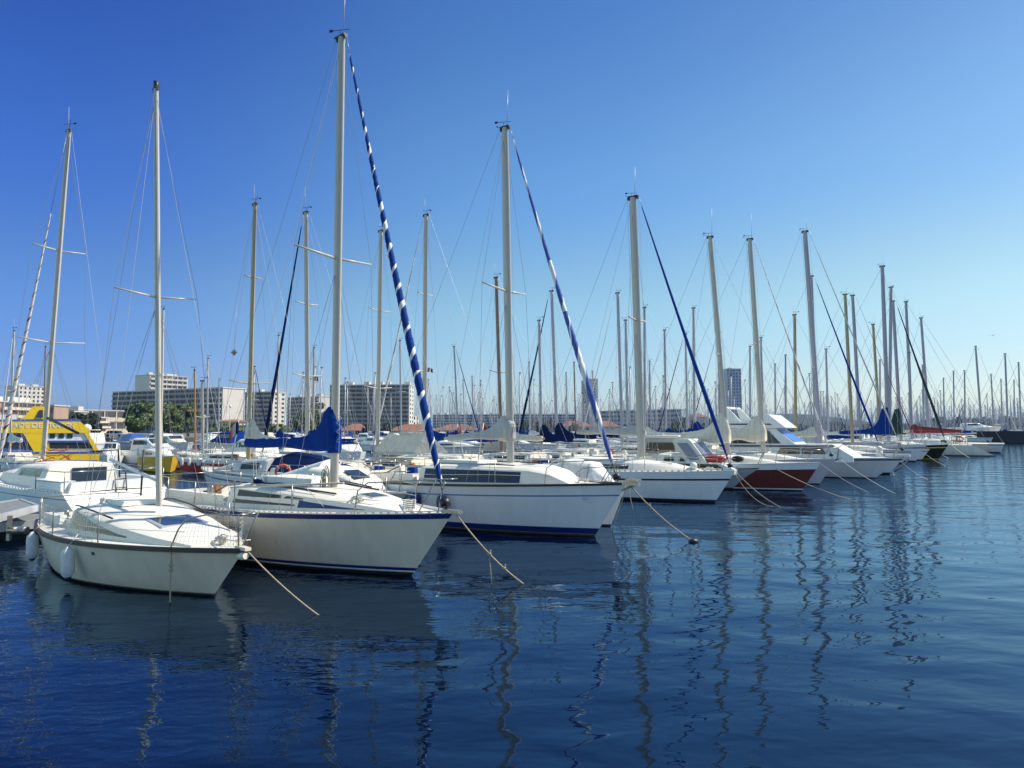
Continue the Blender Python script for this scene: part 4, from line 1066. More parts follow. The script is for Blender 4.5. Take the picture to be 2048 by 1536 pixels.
def awning():   # cream tent over the boom
    t = thing('boom_tent', 'cream cloth awning tented over a boom, left of the blue and white furled jib', 'awning', (0, 0, 0))
    A = W(778, 866, 31.2); B = W(853, 862, 29.2); lo = W(745, 905, 31.6); lo2 = W(828, 906, 29.0); hi2 = W(896, 905, 29.4)
    lo3 = W(760, 898, 33.4)
    def sheet(p, q, r_, s_, n=10):
        rows = []
        for i in range(n + 1):
            u = i / n; row = []
            for j in range(n + 1):
                v = j / n; P = p.lerp(q, u).lerp(s_.lerp(r_, u), v)
                P = P + Vector((0, 0, -.16 * math.sin(math.pi * u) * (1 - v * .4) + .02 * math.sin(u * 17 + v * 5))); row.append(P)
            rows.append(row)
        return rows
    mb = MB(); mb.grid(sheet(A, B, lo2, lo)); mb.grid(sheet(B, A, lo3, hi2)); mb.grid(sheet(A, A, lo3, lo)); mb.add([B, hi2, lo2], [(0, 1, 2)])
    mb.build('cloth', 'cloth_cream', t)
    MB().tube([A, B], .035, 6).tube([lo, lo2], .02, 5).build('ridge_pole', 'mast_white', t)
awning()

def hood():     # blue canopy over the cockpit left of the large cream sloop's mast
    H = Hull(7.6, 2.6, 1.1, .95, ov=.6, ovs=.1, sw=.8)
    base = W(560, 985, 25.0)
    b = Boat('motorboat', 'grey motorboat under a blue canvas cockpit tent, bow pointing left', 'motorboat', H, None, 160, Q=W(425, 985, 27.5))
    r = b.root; b.parts(bands(), HB['grey'], 'deck_white', 20)
    C = Cabin(H, [(1.2, .3, .2, .1), (2.0, .8, .6, .45), (3.4, 1.0, .8, .6), (3.5, .95, .78, .55)]); C.mesh().build('cabin', 'gel_grey', r)
    mb = MB()
    for sd in (-1, 1): C.strip(mb, 2.1, 3.1, .35, .8, sd)
    mb.build('side_window', 'window', r)
    Cabin(H, [(3.2, .9, .5, .5), (4.2, 1.1, .35, .85), (5.2, 1.1, .4, .75), (7.0, 1.0, .2, .3)]).mesh(camber=.05).build('canvas_hood', 'cloth_navy', r)
    pulpit(r, H, la=1.3); solid_rail(r, H, m='alu')
hood()
# ------------------------------------------------------------------ remaining sailboats, placed by mast (photo px: top, foot column, metres away)
SL = [ # top, base px, d, hd, hull, mast, genoa, jr, cover, hump, label bits
 ((22, 660), 20, 46, 143, 'white', 'mast_white', 'sail_white', .05, 'cloth_white', .3, 'sloop at the far left edge with its white furled jib and slim white mast'),
 ((90, 692), 86, 57, 143, 'white', 'mast_brown', None, 0, None, .3, 'sloop with a dark brown mast in front of the yellow ferry'),
 ((389, 739), 391, 47, -40, 'cream', 'mast_wood', None, 0, None, .3, 'small sloop with an orange varnished mast standing above the red hull'),
 ((416, 716), 414, 56, 143, 'white', 'mast_grey', None, 0, None, .3, 'grey-masted sloop just right of the orange varnished mast'),
 ((438, 760), 437, 80, 143, 'white', 'mast_grey', None, 0, 'cloth_blue', .2, 'thin-masted sloop in front of the white end of the long slab'),
 ((557, 670), 554, 62, 143, 'white', 'mast_white', None, 0, 'cloth_blue', .3, 'white-masted sloop between the tan mast and the navy furled jib'),
 ((628, 695), 625, 64, 143, 'navy', 'mast_tan', None, 0, 'cloth_navy', .4, 'thin tan-masted sloop with a small flag, close left of the large mast'),
 ((800, 680), 802, 68, 143, 'white', 'mast_grey', None, 0, 'cloth_cream', .3, 'grey-masted sloop showing between the two sloops with awning and flag'),
 ((908, 692), 917, 74, -37, 'white', 'mast_grey', 'cloth_blue', .07, 'cloth_blue', .3, 'sloop with slender blue furled jib in front of the long low apartments'),
 ((926, 760), 930, 96, 143, 'white', 'mast_grey', None, 0, 'cloth_navy', .3, 'low grey-masted sloop right of the slender blue furled jib'),
 ((944, 752), 947, 102, -37, 'cream', 'mast_grey', None, 0, 'cloth_cream', .3, 'low grey-masted sloop second right of the slender blue furled jib'),
 ((1058, 724), 1060, 92, 143, 'white', 'mast_grey', None, 0, 'cloth_white', .3, 'thin grey-masted sloop just right of the tall white mast'),
 ((1148, 724), 1152, 96, 143, 'white', 'mast_brown', None, 0, 'cloth_navy', .3, 'brown-masted sloop left of the white tower block'),
 ((1132, 745), 1136, 108, -37, 'cream', 'mast_grey', None, 0, 'cloth_white', .3, 'short grey-masted sloop left of the brown-masted one by the tower'),
 ((1185, 742), 1190, 104, -37, 'white', 'mast_white', None, 0, 'cloth_blue', .3, 'white-masted sloop in front of the white tower block'),
 ((1235, 585), 1245, 54, 143, 'white', 'mast_grey', 'sail_white', .05, 'cloth_white', .5, 'tall grey-masted sloop just left of the thick-masted sloop'),
 ((1251, 640), 1256, 58, -37, 'white', 'mast_grey', None, 0, 'cloth_navy', .8, 'shorter grey mast touching the left side of the thick mast'),
 ((1289, 615), 1290, 60, 143, 'white', 'mast_lilac', None, 0, 'cloth_cream', .5, 'lilac-grey masted sloop first right of the thick mast'),
 ((1299, 722), 1302, 78, 143, 'navy', 'mast_grey', None, 0, 'cloth_blue', .3, 'short-masted sloop tucked between two taller lilac-grey masts'),
 ((1329, 660), 1333, 62, 143, 'white', 'mast_lilac', None, 0, 'cloth_blue', .5, 'lilac-grey masted sloop second right of the thick mast'),
 ((1371, 668), 1376, 66, 143, 'white', 'mast_grey', 'cloth_navy', .06, 'cloth_blue', .5, 'sloop with a dark jib slanting left, crossed by the plain blue jib'),
 ((1387, 616), 1390, 68, 143, 'cream', 'mast_grey', None, 0, 'cloth_blue', 1.0, 'grey-masted sloop with a bright blue bunched sail cover'),
 ((1437, 668), 1441, 74, 143, 'white', 'mast_lilac', 'cloth_navy', .05, 'cloth_cream', .5, 'lilac-grey masted sloop half hidden by the dark red sloop mast'),
 ((1500, 693), 1501, 82, 143, 'white', 'mast_grey', None, 0, 'cloth_cream', .4, 'short grey mast close left of the pinkish sloop mast'),
 ((1522, 675), 1527, 84, 143, 'white', 'mast_lilac', None, 0, 'cloth_blue', .4, 'lilac-grey mast close right of the pinkish sloop mast'),
 ((1550, 728), 1552, 90, 143, 'white', 'mast_grey', None, 0, 'cloth_white', .4, 'short thin mast left of the one with a mustard-coloured foot'),
 ((1571, 710), 1572, 94, -37, 'white', 'mast_lilac', 'cloth_grey', .05, 'cloth_blue', .4, 'lilac-grey mast immediately left of the mustard-coloured mast'),
 ((1589, 630), 1592, 52, 143, 'cream', 'mast_tan', None, 0, None, .4, 'mustard-coloured mast rising behind the flybridge yacht'),
 ((1610, 460), 1641, 43.5, -37, 'white', 'mast_lilac', 'cloth_grey', .05, None, .4, 'very tall lilac-grey mast behind the flybridge yacht foredeck'),
 ((1622, 552), 1634, 51, -37, 'white', 'mast_lilac', 'cloth_blue', .085, 'cloth_cream', .4, 'tall mast with a blue furled jib, doubled with the tallest mast on the right'),
 ((1652, 698), 1658, 62, 143, 'white', 'mast_grey', None, 0, 'cloth_blue', .4, 'short grey mast first right of the tallest right-hand mast'),
 ((1690, 588), 1706, 56, -37, 'white', 'mast_tan', None, 0, None, .4, 'mustard-coloured tall mast left of a twin lilac one'),
 ((1705, 590), 1722, 60, -37, 'cream', 'mast_lilac', 'cloth_red', .03, 'cloth_white', .4, 'tall lilac mast paired with a mustard-coloured one on its left'),
 ((1746, 648), 1762, 61, -37, 'white', 'mast_tan', None, 0, None, .4, 'shorter mustard-coloured mast in front of the white motor cabin'),
 ((1760, 720), 1761, 96, 143, 'white', 'mast_lilac', None, 0, 'cloth_blue', .4, 'short lilac mast just behind the shorter mustard-coloured mast'),
 ((1791, 576), 1780, 86, 143, 'white', 'mast_lilac', None, 0, 'cloth_cream', .4, 'mast leaning right at its top between the two dark furled jibs'),
 ((1812, 603), 1826, 82, 143, 'cream', 'mast_lilac', None, 0, 'cloth_red', .2, 'lilac mast of the sloop with a long dark red sail cover'),
 ((1842, 635), 1861, 84, 143, 'white', 'mast_lilac', None, 0, 'cloth_blue', .2, 'lilac mast right of the one with the red sail cover'),
 ((1845, 730), 1850, 112, -37, 'white', 'mast_grey', None, 0, 'cloth_blue', .2, 'short grey mast seen between two lilac masts above the cream scooped stern'),
 ((1887, 756), 1890, 146, -37, 'white', 'mast_lilac', 'cloth_navy', .05, 'cloth_blue', .2, 'first short lilac mast left of the white and blue cabin cruiser'),
 ((1907, 742), 1910, 148, 143, 'white', 'mast_lilac', None, 0, 'cloth_blue', .2, 'second short lilac mast, above the cabin cruiser stern'),
 ((1929, 741), 1932, 150, -37, 'cream', 'mast_lilac', None, 0, 'cloth_cream', .2, 'third short lilac mast, above the cabin cruiser windows'),
 ((1951, 692), 1966, 152, -37, 'white', 'mast_lilac', 'cloth_grey', .05, 'cloth_blue', .2, 'tall thick lilac mast standing over the cabin cruiser bow'),
 ((1982, 748), 1990, 156, -37, 'white', 'mast_lilac', 'sail_white', .06, 'cloth_cream', .2, 'shorter thick grey mast over the left end of the black sea wall'),
 ((2010, 707), 2018, 152, -37, 'white', 'mast_lilac', 'cloth_grey', .06, 'cloth_blue', .2, 'tall lilac mast with a grey furled jib over the black sea wall'),
 ((2002, 758), 2006, 150, 143, 'white', 'mast_grey', None, 0, 'cloth_blue', .2, 'short mast left of the tall lilac one over the black sea wall'),
 ((2037, 725), 2044, 156, -37, 'cream', 'mast_lilac', None, 0, 'cloth_white', .2, 'lilac mast at the right edge above the black sea wall'),
 ((2028, 760), 2031, 155, 143, 'white', 'mast_grey', None, 0, 'cloth_white', .2, 'short mast just left of the right-edge mast over the sea wall'),
]
for (top, bx, d, hd, hull, mm, gen, jr, cov, hump, lab) in SL:
    det = 1 if d < 60 else 0
    sloop(lab, bx, top, d, hd=hd + (rnd.uniform(-3, 3)), hull=hull, mm=mm, genoa=gen, jr=jr, cover=cov if cov else False, hump=hump, detail=det,
          spr=((.5, .7),) if rnd.random() < .6 else ((.36, .8), (.67, .6)), an=.9 if d < 110 else 0, wr=max(.006, d * .00016), gear=det, group='sailboats moored along the far pontoons' if d > 60 else None)
# boats at the far end of the front row
sloop('white sloop with a tall bunched blue sail cover, moored beside the black hull', 1778, (1766, 571), 66, hull='white', mm='mast_lilac', cover='cloth_blue', hump=2.0, bow=(1854, 889), fb=1.5, L=11.5, wr=.01)
sloop('black-hulled sloop with a yellow boot line and dark green furled jib', 1803, (1787, 633), 71, hull='black', mm='mast_lilac', genoa='cloth_green', jr=.12, cover='cloth_green', hump=2.0, bow=(1897, 889), fb=1.42, L=10.5, wr=.011)
def scoop():
    H = Hull(11.0, 3.6, 1.3, 1.15, ov=.8, ovs=-2.0, sw=.72)
    b = Boat('sailboat', 'cream sailboat with long scooped stern and boarding frame, last in the front row', 'sailboat', H, None, 150, Q=W(1984, 900, 69.5) + Vector((math.cos(R(150)), math.sin(R(150)), 0)) * 12.8)
    r = b.root; b.parts([(0, -.3, 0), (0, .08, 1), (.5, 0, 0), (.8, 0, 0), (1, 0, 0)], ['gel_cream', 'antifoul_brown'], 'deck_cream', 24)
    C = Cabin(H, [(2, .4, .3, .05), (4, 1.0, .8, .4), (8, 1.3, 1.0, .5), (8.2, 1.2, 1.0, .45)]); C.mesh().build('cabin', 'deck_white', r)
    mb = MB()
    for sd in (-1, 1):
        for a in (9.2, 9.9, 10.6): mb.tube([(H.X(a), sd * 1.2, 1.1), (H.X(a), sd * 1.2, 2.0)], .03, 6)
        mb.tube([(H.X(9.2), sd * 1.2, 2.0), (H.X(10.6), sd * 1.2, 2.0)], .03, 6); mb.tube([(H.X(9.2), sd * 1.2, 1.6), (H.X(10.6), sd * 1.2, 1.6)], .02, 6)
    mb.tube([(H.X(10.6), -1.2, 2.0), (H.X(10.6), 1.2, 2.0)], .03, 6); mb.build('boarding_frame', 'steel', r)
    clutter(r, H, 3, 9)
    mast_set(r, H, am=5.6, zb=1.7, ht=11.5, rake=.1, mm='mast_lilac', w=.08, spreaders=((.5, .8),), an=0, wr=.011, detail=0, split=False, boom=dict(z=2.9, len=4.6, lift=-.3, cover='cloth_red', hump=.2, th=.15, topping=False))
    lifebuoy(b.w(9.9, 1.3, 1.75), .3, b.hd, 'orange lifebuoy on the boarding frame of the cream scooped-stern boat')
scoop()
# small hulls on the left: yellow and red
sloop('small yellow-hulled sloop moored across the channel left of the red one', 322, (322, 600), 41.5, hd=-50, hull='yellow', mm='mast_white', cover='cloth_grey', hump=.1, bow=(345, 912), fb=1.1, L=6.8, wr=.006, boomz=2.5, an=0)
sloop('small bright red-hulled sloop with white fenders along its side', 406, (404, 764), 42.5, hd=172, hull='brightred', mm='mast_white', cover=False, bow=(352, 915), fb=1.0, L=6.4, wr=.006, an=0)
for i, (px, lab) in enumerate(((364, 'leftmost white fender on the small red hull'), (379, 'middle white fender on the small red hull'), (399, 'fat round white fender on the small red hull, rightmost'))):
    fender(W(px, 915, 40.6), .55, .09 + .07 * (i == 2), lab)

# ---- yellow sightseeing ferry
def ferry():
    Y = 54.0
    t = thing('ferry', 'bright yellow sightseeing ferry with blue trim and pale lettering along its upper side', 'ferry', (0, 0, 0), R(38))
    T = W(200, 926, Y); T.z = 0; t.location = T; U = Vector((math.cos(R(38)), math.sin(R(38)), 0)); V = Vector((-U.y, U.x, 0))
    def P(px, py, y=0):
        r = ray(px, py); o = T + V * y; k = (o - Vector((0, 0, CAMH))).dot(V) / r.dot(V); p = Vector((0, 0, CAMH)) + r * k
        return Vector(((p - T).dot(U), y, p.z))
    def slab(name, pxs, y0, y1, m, par=t):
        mb = MB(); mb.prism([P(x, y, y0) for x, y in pxs], (0, y1 - y0, 0)); return mb.build(name, m, par)
    slab('hull', [(-90, 935), (-90, 904), (66, 904), (200, 904), (198, 935)], 0, 4.6, 'ferry_yellow')
    slab('blue_line', [(-90, 908), (-90, 905), (200, 903), (200, 906)], -.03, 0, 'ferry_blue'); slab('blue_boot', [(-90, 930), (-90, 921), (195, 920), (194, 930)], -.03, 0, 'ferry_blue')
    for i in range(9):
        x = -90 + i * 17.5; slab('lower_window', [(x, 896), (x, 885), (x + 15.5, 885), (x + 15.5, 896)], .12, .16, 'window_brown')
    slab('lower_wall', [(-90, 904), (-90, 866), (50, 866), (68, 904)], .16, 4.4, 'ferry_blue')
    for i in range(8):
        x = -90 + i * 17; slab('upper_window', [(x, 882), (x, 868), (x + 15, 868), (x + 15, 882)], .10, .16, 'window_blue')
    slab('window_pillar', [(46, 866), (86, 866), (92, 884), (103, 904), (68, 904)], -.02, 4.5, 'ferry_yellow')
    slab('white_cabin', [(86, 884), (86, 864), (168, 864), (180, 884)], .1, 4.4, 'gel_white')
    for x in (99, 117, 134): slab('cabin_window', [(x, 876), (x, 867), (x + 11, 867), (x + 11, 876)], .06, .1, 'window')
    slab('blue_sill', [(96, 884), (96, 881), (178, 881), (180, 884)], .0, .1, 'ferry_blue')
    slab('lower_cabin', [(92, 904), (92, 884), (180, 884), (192, 904)], .2, 4.3, 'gel_white')
    slab('saloon_glass', [(100, 897), (98, 885), (178, 885), (184, 897)], .1, .2, 'window_blue')
    slab('bow_frame', [(168, 864), (176, 864), (200, 904), (190, 904)], -.02, 4.6, 'ferry_yellow')
    slab('upper_side', [(-90, 866), (-90, 842), (160, 842), (182, 864), (180, 866)], -.03, .12, 'ferry_yellow'); slab('upper_side', [(-90, 866), (-90, 842), (160, 842), (182, 864), (180, 866)], 4.45, 4.6, 'ferry_yellow')
    slab('upper_deck', [(-90, 866), (-90, 863), (180, 863), (180, 866)], .12, 4.45, 'gel_white')
    slab('blue_rail', [(-90, 842), (-90, 839), (40, 839), (78, 838), (160, 838), (164, 842)], -.05, .06, 'ferry_blue')
    slab('funnel', [(36, 842), (50, 832), (66, 813), (92, 813), (90, 842)], .3, 1.6, 'ferry_yellow'); slab('funnel_window', [(71, 835), (79, 820), (86, 820), (86, 835)], .24, .3, 'window_blue')
    slab('white_locker', [(-90, 839), (-90, 829), (36, 829), (34, 839)], .8, 3.6, 'gel_white')
    mb = MB(); mb.sphere(P(174, 856, 2.2), .35, 8); mb.tube([P(176, 860, 2), P(201, 860, 2)], .05, 6); mb.build('bow_fitting', 'rubber_white', t)
    for txt, x0, x1 in (('LA', -13, 10), ('RADE', 14, 58), ('DE', 63, 85), ('TOULON', 97, 148)):
        cu = bpy.data.curves.new('lettering', 'FONT'); cu.body = txt; cu.size = 1; cu.extrude = .005
        o = bpy.data.objects.new('tmp', cu); COL.objects.link(o); bpy.context.view_layer.update()
        me = bpy.data.meshes.new_from_object(o); COL.objects.unlink(o); bpy.data.objects.remove(o)
        xs = [v.co.x for v in me.vertices]; ys = [v.co.y for v in me.vertices]
        a = P(x0, 855.5, -.05); b_ = P(x1, 846.5, -.05); sx = (b_.x - a.x) / (max(xs) - min(xs)); sy = (b_.z - a.z) / (max(ys) - min(ys))
        for v in me.vertices: v.co = Vector((a.x + (v.co.x - min(xs)) * sx, a.y - v.co.z, a.z + (v.co.y - min(ys)) * sy))
        me.materials.append(MATS['lettering']); q = bpy.data.objects.new('lettering', me); COL.objects.link(q); q.parent = t
ferry()

# ---- white cabin boat end behind the ferry, and other small motorboats
def cruiser(name, label, d=None, px=None, hd=143, L=7, hull='plain', group=None, top='white', Q=None, scale=1, cab='gel_white', rail=True):
    H = Hull(L, L * .36, .14 * L + .2, .12 * L + .1, ov=L * .08, ovs=.05, sw=.86)
    b = Boat(name, label, 'motorboat', H, None, hd, group, Q=Q if Q is not None else W(px, 900, d))
    r = b.root; b.parts(bands(), HB[hull], 'deck_white', 14)
    C = Cabin(H, [(L * .16, L * .05, L * .03, .04), (L * .3, L * .11, L * .09, .3), (L * .36, L * .125, L * .1, .42), (L * .46, L * .13, L * .1, .95), (L * .68, L * .13, L * .105, 1.0), (L * .69, L * .125, L * .1, .95)])
    C.mesh(n=14).build('cabin', cab, r)
    mb = MB()
    for sd in (-1, 1): C.strip(mb, L * .44, L * .66, .5, .86, sd, n=3)
    a0, a1 = L * .375, L * .445; z = H.sheer(a0) + .06
    A = Vector((H.X(a0), 0, z + .50)); B_ = Vector((H.X(a1), 0, z + .86)); mb.prism([A + Vector((0, -L * .085, 0)), A + Vector((0, L * .085, 0)), B_ + Vector((0, L * .085, 0)), B_ + Vector((0, -L * .085, 0))], (.03, 0, .03))
    mb.build('window', 'window_blue', r)
    if rail: pulpit(r, H, h=.5, la=L * .3, r=.02)
    return b
cruiser('motorboat', 'white cabin motorboat lying just off the right end of the yellow ferry', hd=-65, L=4.6, Q=W(214, 905, 50))
cruiser('motorboat', 'white cabin motorboat with railings between the yellow and red hulls', hd=-25, L=7.5, Q=W(368, 900, 52))
cruiser('motorboat', 'white tarpaulin-covered motorboat right of the red hull', hd=150, L=8, Q=W(428, 905, 46), cab='cloth_white')
cruiser('motorboat', 'white cruiser with twin windscreen panes right of the blue sail cover', hd=-60, L=8, Q=W(722, 905, 44))
cruiser('fishing_boat', 'blue fishing boat with a bright blue wheelhouse near the left quay', hd=150, L=8.5, Q=W(226, 900, 92), hull='grey', cab='ferry_blue')
cruiser('fishing_boat', 'long grey-blue fishing boat lying right of the bright blue wheelhouse', hd=165, L=9, Q=W(256, 900, 86), hull='grey', cab='gel_white')
cruiser('fishing_boat', 'dark blue fishing boat behind the small cream sloop mast', hd=160, L=8, Q=W(296, 900, 90), hull='navy', cab='gel_grey')
b = cruiser('motorboat', 'white and pale blue cabin cruiser above the left end of the black sea wall', hd=-8, L=12, Q=W(2004, 870, 152), hull='plain'); b.root.location.z = 1.7

# far mixed motorboats and far sailboats as copies of a few kinds
protos = []
for i, (hl, cb) in enumerate((('plain', 'gel_white'), ('white', 'gel_white'), ('grey', 'gel_white'), ('navy', 'gel_white'), ('cream', 'cloth_blue'), ('plain', 'cloth_cream'))):
    p = cruiser('motorboat', 'small cabin motorboat among the rows in the middle of the harbour', hd=0, L=7 + i * .4, Q=Vector((3.5, 0, 0)), hull=hl, cab=cb, group='motorboats in the middle rows', rail=i % 2 == 0)
    protos.append(p.root)
rv = Vector((math.cos(R(52)), math.sin(R(52)), 0)); nv = Vector((-rv.y, rv.x, 0)); O = Vector((-1.14, 12.4, 0))
used = [False] * len(protos)
sails = [Vector((o.location.x, o.location.y, 0)) for o in COL.objects if o.parent is None and o.get('category') in ('sailboat', 'motorboat', 'fishing boat', 'motor yacht') and o not in protos]
def free(p, r): return all((p - q).length > r for q in sails)
cnt = 0
WORDS = {'plain': 'white'}
for t, hd in ((17.5, 143), (45, -37), (58, 143), (72, -37), (86, 143), (101, -37), (115, 143)):
    s = -4.0
    while s < 190:
        s += 4.0 + rnd.uniform(0, 2.5)
        p = O + rv * s + nv * t
        if t == 17.5 and s < 20: continue
        px = 1024 + F * p.x / p.y
        if px < 60 or px > 1860 or p.y > 165 or (p.y > 100 and px < 420): continue
        if 330 < px < 440 and p.y < 70: continue
        if px < 330 and p.y < 84: continue
        if not free(p, 4.2): continue
        if rnd.random() < .12: continue
        k = rnd.randrange(len(protos)); src = protos[k]
        if not used[k]: o = src; used[k] = True
        else: o = copy_tree(src)
        o.location = p; o.rotation_euler = (0, 0, R(hd + rnd.uniform(-4, 4))); sails.append(p); cnt += 1
        o.scale = [rnd.uniform(.85, 1.15)] * 3
for k, o in enumerate(protos):
    if not used[k]: o.location = O + rv * (60 + 9 * k) + nv * 130
# far sailboats
fp = []
for i, (hl, mm, cv, sp) in enumerate((('white', 'mast_lilac', 'cloth_blue', .5), ('white', 'mast_grey', 'cloth_cream', .45), ('cream', 'mast_lilac', 'cloth_navy', .55), ('navy', 'mast_grey', 'cloth_blue', .5))):
    L = 9.0; H = Hull(L, 2.9, 1.1, .95, ov=.7, ovs=.3); r = thing('sailboat', 'distant sailboat in the crowded far basin, one of many thin bare masts', 'sailboat', (0, 0, 0), 0, 'distant sailboats in the far basin')
    H.mesh(bands(), 12).build('hull', HB[hl], r); H.deck(N=8).build('deck', 'deck_white', r)
    Cabin(H, [(1.5, .2, .12, .03), (3.6, .9, .7, .35), (6.4, 1.0, .8, .45)]).mesh(n=6).build('cabin', 'deck_white', r)
    T = Vector((H.X(3.8), 0, 11.5)); B_ = Vector((H.X(3.7), 0, 1.4))
    m = MB().tube([B_, T], [.10, .075], 6).build('mast', mm, r); MB().box(T, (.4, .14, .1)).build('masthead', 'plastic_black', m)
    M_ = B_.lerp(T, sp); MB().tube([M_ + Vector((0, -.75, 0)), M_ + Vector((0, .75, 0))], .03, 4).build('spreader', mm, m)
    mb = MB()
    for q in ((H.X(.1), 0, 1.1), (H.X(L), 0, .95), (H.X(4), -1.3, 1), (H.X(4), 1.3, 1), (H.X(2.5), 0, 1.1)): mb.tube([T, q], .022, 3, cap=False)
    mb.build('rigging', 'wire', r)
    MB().tube([(H.X(3.9), 0, 2.5), (H.X(5.2), 0, 2.35), (H.X(7.2), 0, 2.2)], [.28, .2, .1], 8).build('sail_cover', cv, r)
    if i in (0, 2): MB().tube([T + Vector((.2, 0, -.4)), Vector((H.X(.2), 0, 1.3))], [.03, .09], 6).build('furled_genoa', cv if i else 'cloth_grey', r)
    fp.append(r)
n = 0; uf = [False] * 4
def putfar(p, hd, sc):
    global n
    k = rnd.randrange(4)
    if not uf[k]: o = fp[k]; uf[k] = True
    else: o = copy_tree(fp[k])
    o.location = p; o.rotation_euler = (R(rnd.uniform(-.7, .7)), 0, R(hd)); o.scale = [sc] * 3; sails.append(p); n += 1
for i in range(2500):
    if n >= 235: break
    px = rnd.choice([rnd.uniform(860, 1640), rnd.uniform(860, 1640), rnd.uniform(1640, 2110), rnd.uniform(1640, 2110), rnd.uniform(470, 860)])
    Y = (rnd.uniform(105, 300) if px < 1900 else rnd.uniform(160, 300)) if px > 1500 else rnd.uniform(90, 190)
    x = (px - 1024) / F * Y; 
    if px < 1640 and Y > 125 + max(0, (x + 40)) * 1.5: continue
    p = Vector((x, Y, 0))
    if px > 1975 and Y < 158: continue
    if not free(p, 4): continue
    putfar(p, rnd.choice([-37, 143]) + rnd.uniform(-6, 6), rnd.uniform(.72, 1.12))

# the hulls and masts beyond the three hundred largest, as one object
mb = MB(); q = 0
for i in range(3000):
    if q >= 150: break
    px = rnd.choice([rnd.uniform(860, 1640), rnd.uniform(1640, 2100)]); Y = rnd.uniform(150, 330) if px > 1500 else rnd.uniform(120, 200)
    x = (px - 1024) / F * Y
    if px < 1640 and Y > 125 + max(0, (x + 40)) * 1.5: continue
    if px > 1960 and Y < 165: continue
    p = Vector((x, Y, 0))
    if not free(p, 3.2): continue
    q += 1; sails.append(p); sc = rnd.uniform(.75, 1.1); h_ = 11.5 * sc; dx, dy = .8 * 4.2 * sc, -.6 * 4.2 * sc
    mb.prism([p + Vector((dx, dy, .95)), p + Vector((-.6, -1.1, .9)), p + Vector((-dx, -dy - .9, .85)), p + Vector((-dx, -dy + .9, .85)), p + Vector((.6, 1.1, .9))], (0, 0, -1.0), 1)
    T = p + Vector((rnd.uniform(-.15, .15), 0, h_)); mb.tube([p + Vector((0, 0, .9)), T], [.095, .07], 5, 0); mb.box(T, (.4, .14, .1), m=2)
    for e in (Vector((dx, dy, .95)), Vector((-dx, -dy, .85)), Vector((.4, 1.2, .9)), Vector((-.4, -1.2, .9))): mb.tube([T, p + e], .02, 3, 3, cap=False)
    mb.tube([p + Vector((-.3, .2, 2.2)), p + Vector((-dx * .75, -dy * .75, 2.1))], [.24, .1], 6, rnd.choice([4, 5]))
tag(mb.build('distant_masts', ['mast_lilac', 'gel_white', 'plastic_black', 'wire', 'cloth_blue', 'cloth_cream']), 'dense mass of tiny far-off hulls and bare masts along the horizon', 'masts', kind='stuff')

# ---- black sea wall on the right
t = thing('sea_wall', 'low black sea wall standing in the water at the right edge', 'sea wall', (W(1975, 885, 143).x, 143, 0))
mb = MB(); mb.prism([(0, 0, -1), (0, 0, 2.35), (120, 10, 2.35), (120, 10, -1)], (0, 3.2, 0)); mb.build('wall', 'concrete_dark', t)
mb = MB(); mb.prism([(-.1, -.1, 2.35), (-.1, -.1, 2.5), (120, 9.9, 2.5), (120, 9.9, 2.35)], (0, 3.4, 0)); mb.build('coping', 'concrete_dark', t)
